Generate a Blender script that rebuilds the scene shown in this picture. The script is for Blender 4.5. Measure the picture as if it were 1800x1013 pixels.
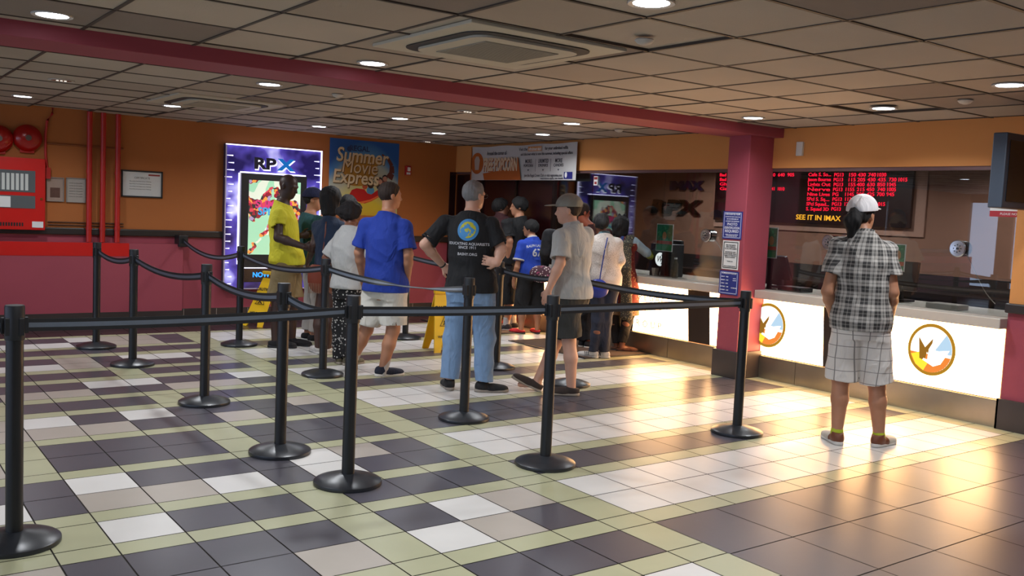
import bpy, bmesh, math, random
import numpy as np
from mathutils import Vector, Matrix
from mathutils.bvhtree import BVHTree

for o in list(bpy.data.objects):
    bpy.data.objects.remove(o)
S = bpy.context.scene
COL = S.collection
PI = math.pi
random.seed(7)

# ------------------------------------------------------------------ camera
# world: +X runs along the left wall towards the ticket counter, +Y runs along the counter away from the viewer
FPX = 1634.4
CF = Vector((0.59067812, 0.80269809, -0.08231119))
CR = Vector((0.80682586, -0.58898671, 0.04611613))
CU_ = Vector((0.01146287, 0.09365059, 0.99553914))
CAM = Vector((0, 0, 1.5))
cd = bpy.data.cameras.new('camera'); cam = bpy.data.objects.new('camera', cd); COL.objects.link(cam)
cam.matrix_world = Matrix(((CR.x, CU_.x, -CF.x, 0), (CR.y, CU_.y, -CF.y, 0), (CR.z, CU_.z, -CF.z, 1.5), (0, 0, 0, 1)))
cd.sensor_width = 36; cd.lens = FPX/1800*36; cd.clip_end = 200
S.camera = cam
# ------------------------------------------------------------------ world and exposure
wd = bpy.data.worlds.new('world'); S.world = wd; wd.use_nodes = True
wd.node_tree.nodes['Background'].inputs[0].default_value = (.55, .65, .8, 1)
wd.node_tree.nodes['Background'].inputs[1].default_value = 0.3
S.view_settings.view_transform = 'Standard'; S.view_settings.look = 'None'
S.view_settings.exposure = 0.25; S.view_settings.gamma = 1; S.view_settings.use_curve_mapping = False
DOWN_W = 15.0         # watts of one ceiling downlight
LIGHTBOX = 14.0        # radiance of the counter light boxes
BOOTH = 2.2           # added booth lamps relative to the lobby ones
WINDOW = 2.6          # radiance of the daylit entrance glazing

def ray(x, y):
    return CF + ((x-900)/FPX)*CR - ((y-506.5)/FPX)*CU_
def onp(x, y, ax, val):
    d = ray(x, y); t = (val-CAM[ax])/d[ax]
    return CAM + d*t
FH = Vector((CF.x, CF.y, 0)).normalized(); RH = Vector((FH.y, -FH.x, 0))
def atd(x, y, D):
    d = ray(x, y); return CAM + d*(D/d.dot(FH))

# ------------------------------------------------------------------ materials
def lin(c):
    if isinstance(c, str):
        c = c.lstrip('#'); c = [int(c[i:i+2], 16)/255 for i in (0, 2, 4)]
    return tuple((v/12.92 if v <= .04045 else ((v+.055)/1.055)**2.4) for v in c)
MATS = {}
def mat(name, col, rough=.6, metal=0, noise=0.0, nscale=8, emit=None, es=0, bump=0, bscale=60, spec=.5, alpha=None, coat=0):
    if name in MATS: return MATS[name]
    m = bpy.data.materials.new(name); m.use_nodes = True; MATS[name] = m
    nt = m.node_tree; b = nt.nodes['Principled BSDF']
    c = lin(col)
    b.inputs['Base Color'].default_value = (*c, 1); b.inputs['Roughness'].default_value = rough
    b.inputs['Metallic'].default_value = metal; b.inputs['Specular IOR Level'].default_value = spec
    if coat: b.inputs['Coat Weight'].default_value = coat
    if emit is not None:
        b.inputs['Emission Color'].default_value = (*lin(emit), 1); b.inputs['Emission Strength'].default_value = es
    tc = nt.nodes.new('ShaderNodeTexCoord')
    n = nt.nodes.new('ShaderNodeTexNoise'); n.inputs['Scale'].default_value = nscale; n.inputs['Detail'].default_value = 5
    nt.links.new(tc.outputs['Object'], n.inputs['Vector'])
    r = nt.nodes.new('ShaderNodeMapRange'); r.inputs['To Min'].default_value = 1-noise; r.inputs['To Max'].default_value = 1+noise
    nt.links.new(n.outputs['Fac'], r.inputs['Value'])
    mx = nt.nodes.new('ShaderNodeMix'); mx.data_type = 'RGBA'; mx.blend_type = 'MULTIPLY'; mx.inputs[0].default_value = 1
    mx.inputs[6].default_value = (*c, 1); nt.links.new(r.outputs['Result'], mx.inputs[7])
    nt.links.new(mx.outputs[2], b.inputs['Base Color'])
    m['mix'] = mx.name
    if bump:
        n2 = nt.nodes.new('ShaderNodeTexNoise'); n2.inputs['Scale'].default_value = bscale; n2.inputs['Detail'].default_value = 4
        nt.links.new(tc.outputs['Object'], n2.inputs['Vector'])
        bp = nt.nodes.new('ShaderNodeBump'); bp.inputs['Strength'].default_value = bump; bp.inputs['Distance'].default_value = .01
        nt.links.new(n2.outputs['Fac'], bp.inputs['Height']); nt.links.new(bp.outputs['Normal'], b.inputs['Normal'])
    return m
def emis(name, col, s):
    if name in MATS: return MATS[name]
    m = bpy.data.materials.new(name); m.use_nodes = True; MATS[name] = m
    nt = m.node_tree; nt.nodes.remove(nt.nodes['Principled BSDF'])
    e = nt.nodes.new('ShaderNodeEmission'); e.inputs[0].default_value = (*lin(col), 1); e.inputs[1].default_value = s
    nt.links.new(e.outputs[0], nt.nodes['Material Output'].inputs[0]); return m
def glassmat(name, tint='#d8dcdc', refl=.07, rough=.0):
    if name in MATS: return MATS[name]
    m = bpy.data.materials.new(name); m.use_nodes = True; MATS[name] = m
    nt = m.node_tree; nt.nodes.remove(nt.nodes['Principled BSDF'])
    t = nt.nodes.new('ShaderNodeBsdfTransparent'); t.inputs[0].default_value = (*lin(tint), 1)
    g = nt.nodes.new('ShaderNodeBsdfGlossy'); g.inputs['Roughness'].default_value = rough
    lw = nt.nodes.new('ShaderNodeLayerWeight'); lw.inputs['Blend'].default_value = .25
    mr = nt.nodes.new('ShaderNodeMapRange'); mr.inputs['To Min'].default_value = refl; mr.inputs['To Max'].default_value = .6
    nt.links.new(lw.outputs['Fresnel'], mr.inputs['Value'])
    mx = nt.nodes.new('ShaderNodeMixShader'); nt.links.new(mr.outputs[0], mx.inputs[0])
    nt.links.new(t.outputs[0], mx.inputs[1]); nt.links.new(g.outputs[0], mx.inputs[2])
    nt.links.new(mx.outputs[0], nt.nodes['Material Output'].inputs[0]); return m
def paint(m, fn):
    """give material m a base colour computed by nodes; fn(nt, objcoord_socket) -> colour socket"""
    nt = m.node_tree; b = nt.nodes['Principled BSDF']; tc = [n for n in nt.nodes if n.type == 'TEX_COORD'][0]
    s = fn(nt, tc.outputs['Object'])
    mx = nt.nodes[m['mix']]; nt.links.new(s, mx.inputs[6]); return m
def nmath(nt, op, a, b=None, c=None):
    n = nt.nodes.new('ShaderNodeMath'); n.operation = op
    for i, v in enumerate((a, b, c)):
        if v is None: continue
        if isinstance(v, (int, float)): n.inputs[i].default_value = v
        else: nt.links.new(v, n.inputs[i])
    return n.outputs[0]
def nmix(nt, f, a, b):
    n = nt.nodes.new('ShaderNodeMix'); n.data_type = 'RGBA'
    for i, v in ((0, f), (6, a), (7, b)):
        if isinstance(v, (int, float)): n.inputs[i].default_value = v
        elif isinstance(v, str): n.inputs[i].default_value = (*lin(v), 1)
        else: nt.links.new(v, n.inputs[i])
    return n.outputs[2]
def nsep(nt, v):
    n = nt.nodes.new('ShaderNodeSeparateXYZ'); nt.links.new(v, n.inputs[0]); return n.outputs

M_black = mat('matte_black_plastic', '#1b1d20', .45, noise=.1)
M_blackm = mat('black_painted_steel', '#15171a', .38, noise=.08, nscale=30)
M_belt = mat('black_belt_webbing', '#111317', .6, noise=.1, nscale=40)
M_beltg = mat('grey_belt_stripe', '#5b6470', .5, noise=.1, nscale=40)
M_white = mat('white_paper', '#d8d8d6', .7, noise=.04)
M_steel = mat('brushed_steel', '#a79c8a', .34, metal=.9, noise=.15, nscale=4)
M_chrome = mat('polished_chrome', '#cfcfd2', .18, metal=1)

# ------------------------------------------------------------------ object helpers
def setp(o, label=None, cat=None, group=None, kind=None):
    if label: o['label'] = label
    if cat: o['category'] = cat
    if group: o['group'] = group
    if kind: o['kind'] = kind
    return o
def thing(name, label, cat, loc=(0, 0, 0), rz=0, group=None):
    o = bpy.data.objects.new(name, None); o.empty_display_size = .05
    COL.objects.link(o); o.location = loc; o.rotation_euler = (0, 0, rz)
    return setp(o, label, cat, group)
def tframe(name, label, cat, M, group=None):
    o = bpy.data.objects.new(name, None); o.empty_display_size = .05
    COL.objects.link(o); o.matrix_world = M
    return setp(o, label, cat, group)
class MB:
    """collects shapes into one mesh"""
    def __init__(s): s.v = []; s.f = []; s.m = []
    def add(s, vs, fs, m=0):
        n = len(s.v); s.v += [tuple(v) for v in vs]; s.f += [tuple(n+i for i in f) for f in fs]; s.m += [m]*len(fs); return s
    def box(s, a, b, m=0, bev=0):
        x0, y0, z0 = [min(p, q) for p, q in zip(a, b)]; x1, y1, z1 = [max(p, q) for p, q in zip(a, b)]
        if bev:
            bm = bmesh.new(); bmesh.ops.create_cube(bm, size=1)
            for v in bm.verts: v.co = Vector(((x0+x1)/2+v.co.x*(x1-x0), (y0+y1)/2+v.co.y*(y1-y0), (z0+z1)/2+v.co.z*(z1-z0)))
            bmesh.ops.bevel(bm, geom=bm.edges[:], offset=bev, segments=2, affect='EDGES', profile=.5)
            bm.verts.index_update()
            s.add([v.co for v in bm.verts], [[v.index for v in f.verts] for f in bm.faces], m); bm.free(); return s
        vs = [(x0, y0, z0), (x1, y0, z0), (x1, y1, z0), (x0, y1, z0), (x0, y0, z1), (x1, y0, z1), (x1, y1, z1), (x0, y1, z1)]
        return s.add(vs, [(0, 3, 2, 1), (4, 5, 6, 7), (0, 1, 5, 4), (1, 2, 6, 5), (2, 3, 7, 6), (3, 0, 4, 7)], m)
    def prism(s, pts, z0, z1, m=0):
        """polygon pts (xy) extruded in z"""
        n = len(pts)
        vs = [(p[0], p[1], z0) for p in pts]+[(p[0], p[1], z1) for p in pts]
        fs = [tuple(range(n-1, -1, -1)), tuple(range(n, 2*n))]+[(i, (i+1) % n, n+(i+1) % n, n+i) for i in range(n)]
        return s.add(vs, fs, m)
    def lathe(s, prof, n=32, c=(0, 0, 0), ax='z', m=0):
        vs = []
        for r, z in prof:
            for i in range(n):
                a = 2*PI*i/n; x, y = r*math.cos(a), r*math.sin(a)
                p = (x, y, z) if ax == 'z' else ((z, x, y) if ax == 'x' else (x, z, y))
                vs.append((p[0]+c[0], p[1]+c[1], p[2]+c[2]))
        fs = []
        for j in range(len(prof)-1):
            for i in range(n):
                a, b = j*n+i, j*n+(i+1) % n; fs.append((a, b, b+n, a+n))
        fs.append(tuple(range(n-1, -1, -1))); fs.append(tuple(range((len(prof)-1)*n, len(prof)*n)))
        return s.add(vs, fs, m)
    def cyl(s, c, r, h, n=24, ax='z', m=0):
        return s.lathe([(r, 0), (r, h)], n, c, ax, m)
    def tube(s, pts, r, n=8, m=0):
        pts = [Vector(p) for p in pts]; vs = []
        up = Vector((0, 0, 1))
        for i, p in enumerate(pts):
            t = (pts[min(i+1, len(pts)-1)]-pts[max(i-1, 0)]).normalized()
            a = t.cross(up if abs(t.z) < .95 else Vector((1, 0, 0))).normalized(); b = t.cross(a)
            rr = r[i] if isinstance(r, (list, tuple)) else r
            for k in range(n):
                q = 2*PI*k/n; vs.append(p+a*math.cos(q)*rr+b*math.sin(q)*rr)
        fs = []
        for j in range(len(pts)-1):
            for i in range(n):
                a, b = j*n+i, j*n+(i+1) % n; fs.append((a, b, b+n, a+n))
        fs.append(tuple(range(n-1, -1, -1))); fs.append(tuple(range((len(pts)-1)*n, len(pts)*n)))
        return s.add(vs, fs, m)
    def build(s, name, mats, parent=None, smooth=False, kind=None):
        me = bpy.data.meshes.new(name); me.from_pydata(s.v, [], s.f)
        if not isinstance(mats, (list, tuple)): mats = [mats]
        for m in mats: me.materials.append(m)
        if len(mats) > 1: me.polygons.foreach_set('material_index', s.m)
        bm = bmesh.new(); bm.from_mesh(me); bmesh.ops.recalc_face_normals(bm, faces=bm.faces); bm.to_mesh(me); bm.free()
        if smooth:
            me.polygons.foreach_set('use_smooth', [True]*len(me.polygons))
            try: me.set_sharp_from_angle(angle=math.radians(35))
            except Exception: pass
        o = bpy.data.objects.new(name, me); COL.objects.link(o)
        if parent: o.parent = parent
        if kind: o['kind'] = kind
        return o
def recenter(o):
    """put the origin of a parentless mesh at the middle of its base"""
    me = o.data; co = np.empty(len(me.vertices)*3); me.vertices.foreach_get('co', co); co = co.reshape(-1, 3)
    c = (co.min(0)+co.max(0))/2; c[2] = co[:, 2].min()
    me.vertices.foreach_set('co', (co-c).ravel()); me.update(); o.location = Vector(c); return o
TXT = {}
def text(name, s, size, m, parent=None, loc=(0, 0, 0), rot=0, extrude=.001, align='CENTER', sx=1, shear=0, font_off=0, space=1, M=None):
    cu = bpy.data.curves.new('t', 'FONT'); cu.body = s; cu.size = size; cu.extrude = extrude; cu.align_x = align; cu.align_y = 'CENTER'
    cu.shear = shear; cu.offset = font_off; cu.space_character = space; cu.resolution_u = 3
    to = bpy.data.objects.new('t', cu); COL.objects.link(to)
    bpy.context.view_layer.update()
    me = bpy.data.meshes.new_from_object(to.evaluated_get(bpy.context.evaluated_depsgraph_get()))
    bpy.data.objects.remove(to); bpy.data.curves.remove(cu)
    me.transform(Matrix.Diagonal((sx, 1, 1, 1)))
    me.materials.clear(); me.materials.append(m); me.name = name
    o = bpy.data.objects.new(name, me); COL.objects.link(o)
    L = Matrix.Translation(loc) @ Matrix.Rotation(rot, 4, 'Z')
    if M is not None: L = M @ L
    if parent: o.parent = parent
    o.matrix_local = L
    return o
# frames on walls: local x to the right as read, local y up, local z out of the wall
def fr_left(u, z, v):      # on a wall facing -Y
    return Matrix(((1, 0, 0, u), (0, 0, -1, v), (0, 1, 0, z), (0, 0, 0, 1)))
def fr_ctr(v, z, u):       # on a wall facing -X
    return Matrix(((0, 0, -1, u), (-1, 0, 0, v), (0, 1, 0, z), (0, 0, 0, 1)))
def dup(root, M=None, label=None, cat=None, group=None):
    r = root.copy(); COL.objects.link(r)
    if M is not None: r.matrix_world = M
    if label: r['label'] = label
    if group: r['group'] = group
    for ch in list(root.children):
        c = ch.copy(); COL.objects.link(c); c.parent = r
        for g in ch.children:
            d = g.copy(); COL.objects.link(d); d.parent = c
    return r
# ================================================================== THE ROOM
ZC = 2.395            # ceiling height
WV = 11.42            # left wall (faces -Y)
CTU = 7.30            # counter wall (faces -X)
COLV0, COLV1, COLU = 5.80, 6.06, 6.96
XL, YB = -7.0, -5.0   # room ends out of view
# ---------------- floor
def tilemat(name, c, rough=.33, n=.12):
    m = mat(name, c, rough, noise=n, nscale=3.2, bump=.03, bscale=6, spec=.42); return m
FM = [tilemat('tile_white', '#c9c7c3'), tilemat('tile_greige', '#a29a90'), tilemat('tile_sage', '#a2a283'),
      tilemat('tile_slate', '#48464d'), tilemat('tile_border_dark', '#2b2527', .3), mat('grout', '#2c2620', .8)]
KEY = {'W': 0, 'L': 1, 'G': 2, 'D': 3, 'K': 4}
ucols = [.278, .4856, .6423, .846, 1.0543, 1.2628, 1.421, 1.6254, 1.8265, 2.0247, 2.1833]
rows = [(1.2, 1.4, 'LGDWDGWDWG', 'W'), (1.4, 1.6, 'WGLDDGDWLG', 'D'), (1.6, 1.8, 'DGDDLGDLWG', 'D'), (1.8, 1.9, '', ''), (1.9, 2.1125, 'DDDDDGDDDG', 'D'),
        (2.1125, 2.2176, '', ''), (2.2176, 2.427, 'LDDDLGWLDG', 'W'), (2.427, 2.6375, 'LDDDDGDWLG', 'W'), (2.6375, 2.7365, '', ''),
        (2.7365, 2.945, 'GGWDDGDDDG', 'D'), (2.945, 3.0448, '', ''), (3.0448, 3.245, 'WDLLWDWDDG', 'W'), (3.245, 3.4445, 'DDWDDDWLDG', 'W'),
        (3.4445, 3.5403, '', ''), (3.5403, 3.745, 'LGDDDGDDDG', 'D'), (3.745, 3.945, 'DGDDDGDDDG', 'D'), (3.945, 4.04, '', ''),
        (4.04, 4.24, 'WLLLDDLDDG', 'W'), (4.24, 4.44, 'LLWDWDDDLG', 'W'), (4.44, 4.54, '', ''), (4.54, 4.74, 'DGDDDGDDDG', 'D'), (4.74, 4.84, '', ''),
        (4.84, 5.02, 'LDLLDDLLDG', 'W'), (5.02, 5.21, 'DDDDWWDDWG', 'W'), (5.21, 5.32, '', ''), (5.32, 5.51, 'DGDDDGDDDG', 'D'), (5.51, 5.61, '', ''),
        (5.61, 5.80, 'LDWWLDDDLG', 'W'), (5.80, 6.0, 'WLDDLDWWDG', 'W'), (6.0, 6.12, '', ''), (6.12, 6.32, 'DGDDDDDDDG', 'D'), (6.32, 6.41, '', ''),
        (6.41, 6.62, 'DLWWWDLLDG', 'W'), (6.62, 6.83, 'LDDDDWLLDG', 'W'), (6.83, 6.91, '', '')]
def build_floor():
    b = MB(); g = .0023
    def cell(u0, u1, v0, v1, k):
        u0, u1, v0, v1 = [q*1.5 for q in (u0+g, u1-g, v0+g, v1-g)]
        b.add([(u0, v0, 0), (u1, v0, 0), (u1, v1, 0), (u0, v1, 0)], [(0, 1, 2, 3)], KEY[k])
    rnd = random.Random(3)
    left = [-4.66 + i*.2058 for i in range(24)] + [.278]          # plain run of tiles far to the left
    left[-2] = left[-2]
    rcol = [2.1833+.2007*i for i in range(13)] + [4.72, 4.90]
    for v0, v1, s, r in rows:
        strip = s == ''
        for i in range(len(left)-1):
            cell(left[i], left[i+1], v0, v1, 'G' if strip or i % 4 == 3 else rnd.choice('DDWLD'))
        for i in range(10): cell(ucols[i], ucols[i+1], v0, v1, 'G' if strip else s[i])
        if v0 > 2.0 and not (1.89 < v0 < 2.11):
            for i in range(len(rcol)-1):
                cell(rcol[i], rcol[i+1], v0, v1, 'G' if strip or i == len(rcol)-2 else r)
    # the area of large slate tiles nearer the viewer on the right
    ue = [2.1755+.3045*i for i in range(9)] + [4.90]; ve = [2.1125, 1.79] + [1.4845-.3055*i for i in range(16)]
    for i in range(len(ue)-1):
        for j in range(len(ve)-1): cell(ue[i], ue[i+1], ve[j+1], ve[j], 'D')
    # nearer rows out of view
    v = 1.2
    while v > -3.3:
        for i in range(len(left)-1): cell(left[i], left[i+1], v-.2, v, rnd.choice('DDWLG'))
        for i in range(10): cell(ucols[i], ucols[i+1], v-.2, v, rnd.choice('DDWLG'))
        v -= .2
    # dark border along the left wall
    e = -4.66
    while e < 5.1:
        for v0, v1 in ((6.91, 7.11), (7.11, 7.31), (7.31, 7.51), (7.51, 7.63)): cell(e, e+.2, v0, v1, 'K')
        e += .2
    b.add([(XL, YB, -.004), (CTU+.3, YB, -.004), (CTU+.3, WV+.05, -.004), (XL, WV+.05, -.004)], [(0, 1, 2, 3)], 5)
    b.box((XL, YB, -.1), (CTU+.3, WV+.05, -.006), 5)
    # floor of the booth and beyond
    b.box((CTU+.3, 2.0, -.1), (10.0, WV+.05, -.006), 4)
    return b.build('floor', FM, kind='structure')
build_floor()
# ---------------- ceiling: panels in a suspended grid
MCt = mat('ceiling_tile', '#b0a598', .9, noise=.1, nscale=1.6, bump=.15, bscale=120)
MCt2 = mat('ceiling_tile_aged', '#a4978a', .9, noise=.12, nscale=1.6, bump=.15, bscale=120)
MCt3 = mat('ceiling_tile_grimy', '#857870', .9, noise=.14, nscale=1.6, bump=.15, bscale=120)
MTb = mat('ceiling_tee_bar', '#3f352d', .6, noise=.1)
U0c, V0c, SP = 3.584, 3.115, .611
def build_ceiling():
    b = MB(); rnd = random.Random(11); g = .009
    i0, i1 = int((XL-U0c)/SP)-1, int((10.2-U0c)/SP)+1
    j0, j1 = int((YB-V0c)/SP)-1, int((WV-V0c)/SP)+1
    for i in range(i0, i1):
        for j in range(j0, j1):
            x0, x1 = U0c+i*SP+g, U0c+(i+1)*SP-g; y0, y1 = V0c+j*SP+g, min(V0c+(j+1)*SP-g, WV+.02)
            if y0 > WV: continue
            m = rnd.choices((0, 1, 2), (6, 3, 1.3))[0]
            z = ZC+rnd.uniform(0, .004)
            if y0 > V0c and rnd.random() < .05: z += .012
            b.add([(x0, y0, z), (x1, y0, z), (x1, y1, z), (x0, y1, z)], [(3, 2, 1, 0)], m)
    b.box((XL, YB, ZC+.006+.012), (10.1, WV+.1, ZC+.12), 3)
    for i in range(i0, i1): b.box((U0c+i*SP-.010, YB, ZC-.003), (U0c+i*SP+.010, WV, ZC+.02), 3)
    for j in range(j0, j1): b.box((XL, V0c+j*SP-.010, ZC-.003), (10.05, V0c+j*SP+.010, ZC+.02), 3)
    return b.build('ceiling', [MCt, MCt2, MCt3, MTb], kind='structure')
build_ceiling()
# ---------------- walls
M_or = mat('orange_wall_paint', '#a8622c', .75, noise=.06, nscale=2, bump=.05, bscale=90)
M_orl = mat('orange_header_paint', '#cf8c4c', .75, noise=.06, nscale=2, bump=.05, bscale=90)
M_pk = mat('rose_wall_paint', '#98404e', .6, noise=.07, nscale=2, bump=.05, bscale=90)
M_bm = mat('rose_beam_paint', '#8e3a48', .6, noise=.06, nscale=2)
M_rail = mat('dark_rail', '#2a2422', .4, noise=.1)
M_base = mat('dark_base_tile', '#3a3230', .35, noise=.12)
M_red = mat('red_enamel', '#c0140e', .38, noise=.06)
M_redd = mat('red_pipe_enamel', '#ae1d16', .4, noise=.1)
def struct(name, b, m): return b.build(name, m, kind='structure')
b = MB(); b.box((XL, WV, .13), (CTU+.35, WV+.12, 1.0), 1); b.box((XL, WV, 1.0), (CTU+.35, WV+.12, ZC+.1), 0)
struct('wall_left', b, [M_or, M_pk])
b = MB(); b.box((XL, WV-.02, 0), (CTU, WV, .135), 0)
u = XL+.05
while u < CTU-.1: b.box((u, WV-.0215, 0), (u+.008, WV-.019, .13), 1); u += .40  # pale slivers: reflections at the wall base, put in as colour
struct('baseboard_left', b, [M_base, mat('base_joint', '#8b837a', .5)])
b = MB(); b.box((XL, WV-.035, 1.005), (onp(398, 410, 1, WV).x+.02, WV, 1.085), bev=.012); b.box((onp(560, 400, 1, WV).x, WV-.035, 1.005), (onp(790, 400, 1, WV).x, WV, 1.085), bev=.012)
struct('trim_1', b, M_rail)
# header above the ticket windows
HB = 2.025
b = MB(); b.box((CTU, COLV1, HB), (CTU+.18, WV, ZC+.05)); b.box((CTU, 3.46, HB), (CTU+.18, COLV0, ZC+.05))
b.box((CTU, COLV0, HB), (CTU+.18, COLV1, ZC+.05)); struct('wall_counter_header', b, M_orl)
b = MB(); b.box((CTU+.015, 3.46, HB-.03), (CTU+.10, WV, HB)); struct('trim_2', b, mat('aluminium_head_channel', '#6c5150', .4, metal=.4))
# return wall right of the ticket windows
b = MB(); b.box((CTU-.03, YB, .0), (CTU+.2, 3.46, .9), 1); b.box((CTU-.03, YB, .9), (CTU+.2, 3.46, ZC+.05), 0)
struct('wall_right', b, [M_orl, M_pk])
b = MB(); b.box((CTU-.06, YB, 0), (CTU-.03, 3.475, .235)); b.box((CTU-.06, 3.46, 0), (CTU+.0, 3.475, .235)); struct('baseboard_right', b, M_base)
b = MB(); b.box((CTU-.065, YB, .90), (CTU-.03, 3.475, .975), bev=.01); struct('trim_3', b, M_rail)
# walls out of view
b = MB(); b.box((XL-.1, YB-.1, 0), (CTU+.2, YB, ZC+.1)); struct('wall_back', b, M_or)
b = MB(); b.box((XL-.1, YB, 0), (XL, WV, .25)); b.box((XL-.1, YB, 2.2), (XL, WV, ZC+.1))
for k in range(8): b.box((XL-.1, YB+k*2.2, .25), (XL, YB+k*2.2+.35, 2.2))
struct('wall_entrance', b, M_or)
b = MB(); b.box((XL-.12, YB, .25), (XL-.10, WV, 2.2)); struct('window_1', b, emis('daylit_glazing', '#c9dcff', WINDOW))
# column and ceiling beam
b = MB(); b.box((COLU, COLV0, .0), (CTU+.02, COLV1, ZC+.02), bev=.008); struct('trim_4', b, M_pk)
b = MB(); b.box((COLU-.025, COLV0-.025, 0), (CTU+.0, COLV1+.02, .26), bev=.004); struct('baseboard_column', b, M_base)
b = MB(); b.box((XL, 5.69, 2.31), (CTU+.02, 6.13, ZC+.02), bev=.004); struct('trim_5', b, M_bm)
# dark doorway in the left wall by the corner
M_mar = mat('dark_maroon_panel', '#2a0f10', .22, noise=.2, nscale=2)
a = onp(791, 304, 1, WV)
b = MB(); b.box((a.x, WV-.012, 0), (CTU, WV+.01, 2.02)); struct('door_1', b, M_mar)
# dark glazed panel in the counter wall between the corner and the first ticket window
VD = 9.15
b = MB(); b.box((CTU+.03, VD, .85), (CTU+.05, WV, HB-.04)); struct('door_2', b, M_mar)
b = MB()
for v in (VD, 9.95, 10.75): b.box((CTU+.005, v-.02, .85), (CTU+.055, v+.02, HB-.03))
struct('trim_6', b, mat('dark_bronze_frame', '#1d100d', .35, metal=.3))
# ---------------- ticket counter
CV0 = 3.46; CV1 = 10.2
M_ctop = mat('light_grey_counter_top', '#b9b0a4', .3, noise=.06)
b = MB(); b.box((CTU-.14, COLV1+.001, .775), (CTU+.75, CV1, .855), bev=.006); b.box((CTU-.14, CV0+.001, .775), (CTU+.75, COLV0-.001, .855), bev=.006)
b.box((CTU+.03, COLV0, .775), (CTU+.75, COLV1, .854))
counter = thing('ticket_counter', 'long ticket counter with glowing front panels and steel kick plate below the windows', 'counter', (CTU, 6.8, 0))
def loc(o, par):
    o.parent = par; o.matrix_parent_inverse = par.matrix_world.inverted() if False else Matrix.Translation(-par.location); return o
loc(b.build('counter_top', M_ctop), counter)
b = MB(); b.box((CTU+.01, CV0+.001, 0), (CTU+.7, CV1, .77)); loc(b.build('counter_body', mat('counter_carcass', '#3a2418', .5)), counter)
b = MB()
for v0, v1 in ((CV0+.002, 4.42), (4.425, 5.35), (5.355, COLV0-.027), (COLV1+.022, 7.0), (7.005, 7.95), (7.955, 8.9), (8.905, CV1)):
    b.box((CTU-.03, v0, 0), (CTU+.01, v1, .215))
loc(b.build('kick_plate', M_steel), counter)
M_lb = emis('lit_opal_panel', '#ffc384', LIGHTBOX)
M_dkv = mat('dark_film_divider', '#241b16', .5)
def ctr_poly(name, pts, m, off, par=counter, th=.004):
    """polygon given in (along counter v, z) standing on the counter front"""
    b = MB(); n = len(pts)
    vs = [(CTU-off, p[0], p[1]) for p in pts]+[(CTU-off+th, p[0], p[1]) for p in pts]
    b.add(vs, [tuple(range(n)), tuple(range(2*n-1, n-1, -1))]+[(i, (i+1) % n, n+(i+1) % n, n+i) for i in range(n)])
    return loc(b.build(name, m), par)
def cpx(x, y):
    p = onp(x, y, 0, CTU-.004); return (p.y, p.z)
zb, zt = .222, .768
for v0, v1 in ((CV0+.02, COLV0-.01), (COLV1+.01, onp(1112, 583, 0, CTU).y)):
    ctr_poly('light_panel', [(v0, zb), (v1, zb), (v1-(.05 if v1 > 6.5 else 0), zt), (v0, zt)], M_lb, .004)
v1 = onp(1112, 583, 0, CTU).y
ctr_poly('light_panel', [(9.05, zb), (10.1, zb), (10.1, zt), (9.05, zt)], M_lb, .004)
ctr_poly('dark_panel', [(v1, zb), (9.0, zb), (9.0, zt), (v1-.05, zt)], mat('dark_counter_front', '#33241a', .35), .004)
def zedge(x0, x1, xt0, xt1, y):   # dark divider: bottom span then top span, read from its width
    pts = [onp(x0, y, 0, CTU-.01).y, onp(x1, y, 0, CTU-.01).y, onp(xt1, y, 0, CTU-.01).y, onp(xt0, y, 0, CTU-.01).y]
    ctr_poly('dark_divider', [(pts[0], zb), (pts[1], zb), (pts[2], zt), (pts[3], zt)], M_dkv, .008)
zedge(1212, 1250, 1206, 1244, 560); zedge(1450, 1468, 1444, 1466, 590)
# lettering on the first panel and the two round emblems
M_ink = mat('grey_lettering', '#56504a', .6); M_inkl = mat('pale_grey_lettering', '#8b8172', .6)
def ctr_text(s, x, y, size, m, sx=1, sp=1, off=.012):
    p = onp(x, y, 0, CTU-off); o = text('lettering', s, size, m, None, M=fr_ctr(p.y, p.z, CTU-off), extrude=.0008, sx=sx, space=sp)
    o.parent = counter; o.matrix_parent_inverse = Matrix.Translation(-counter.location); return o
ctr_text('GROUP', 1133, 570, .105, M_ink, 1.0, 1.75)
ctr_text('BUSINESS', 1150, 549, .06, M_inkl, 1.0, 1.3)
ctr_text('REGAL', 1145, 525, .10, M_ink, 1.0, 1.5)
for y in (541, 560):
    a, c = onp(1115, y-3, 0, CTU-.01), onp(1186, y+7, 0, CTU-.01)
    b = MB(); b.box((CTU-.012, a.y, a.z-.002), (CTU-.010, c.y, a.z+.002)); loc(b.build('rule_line', M_ink), counter)
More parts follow.
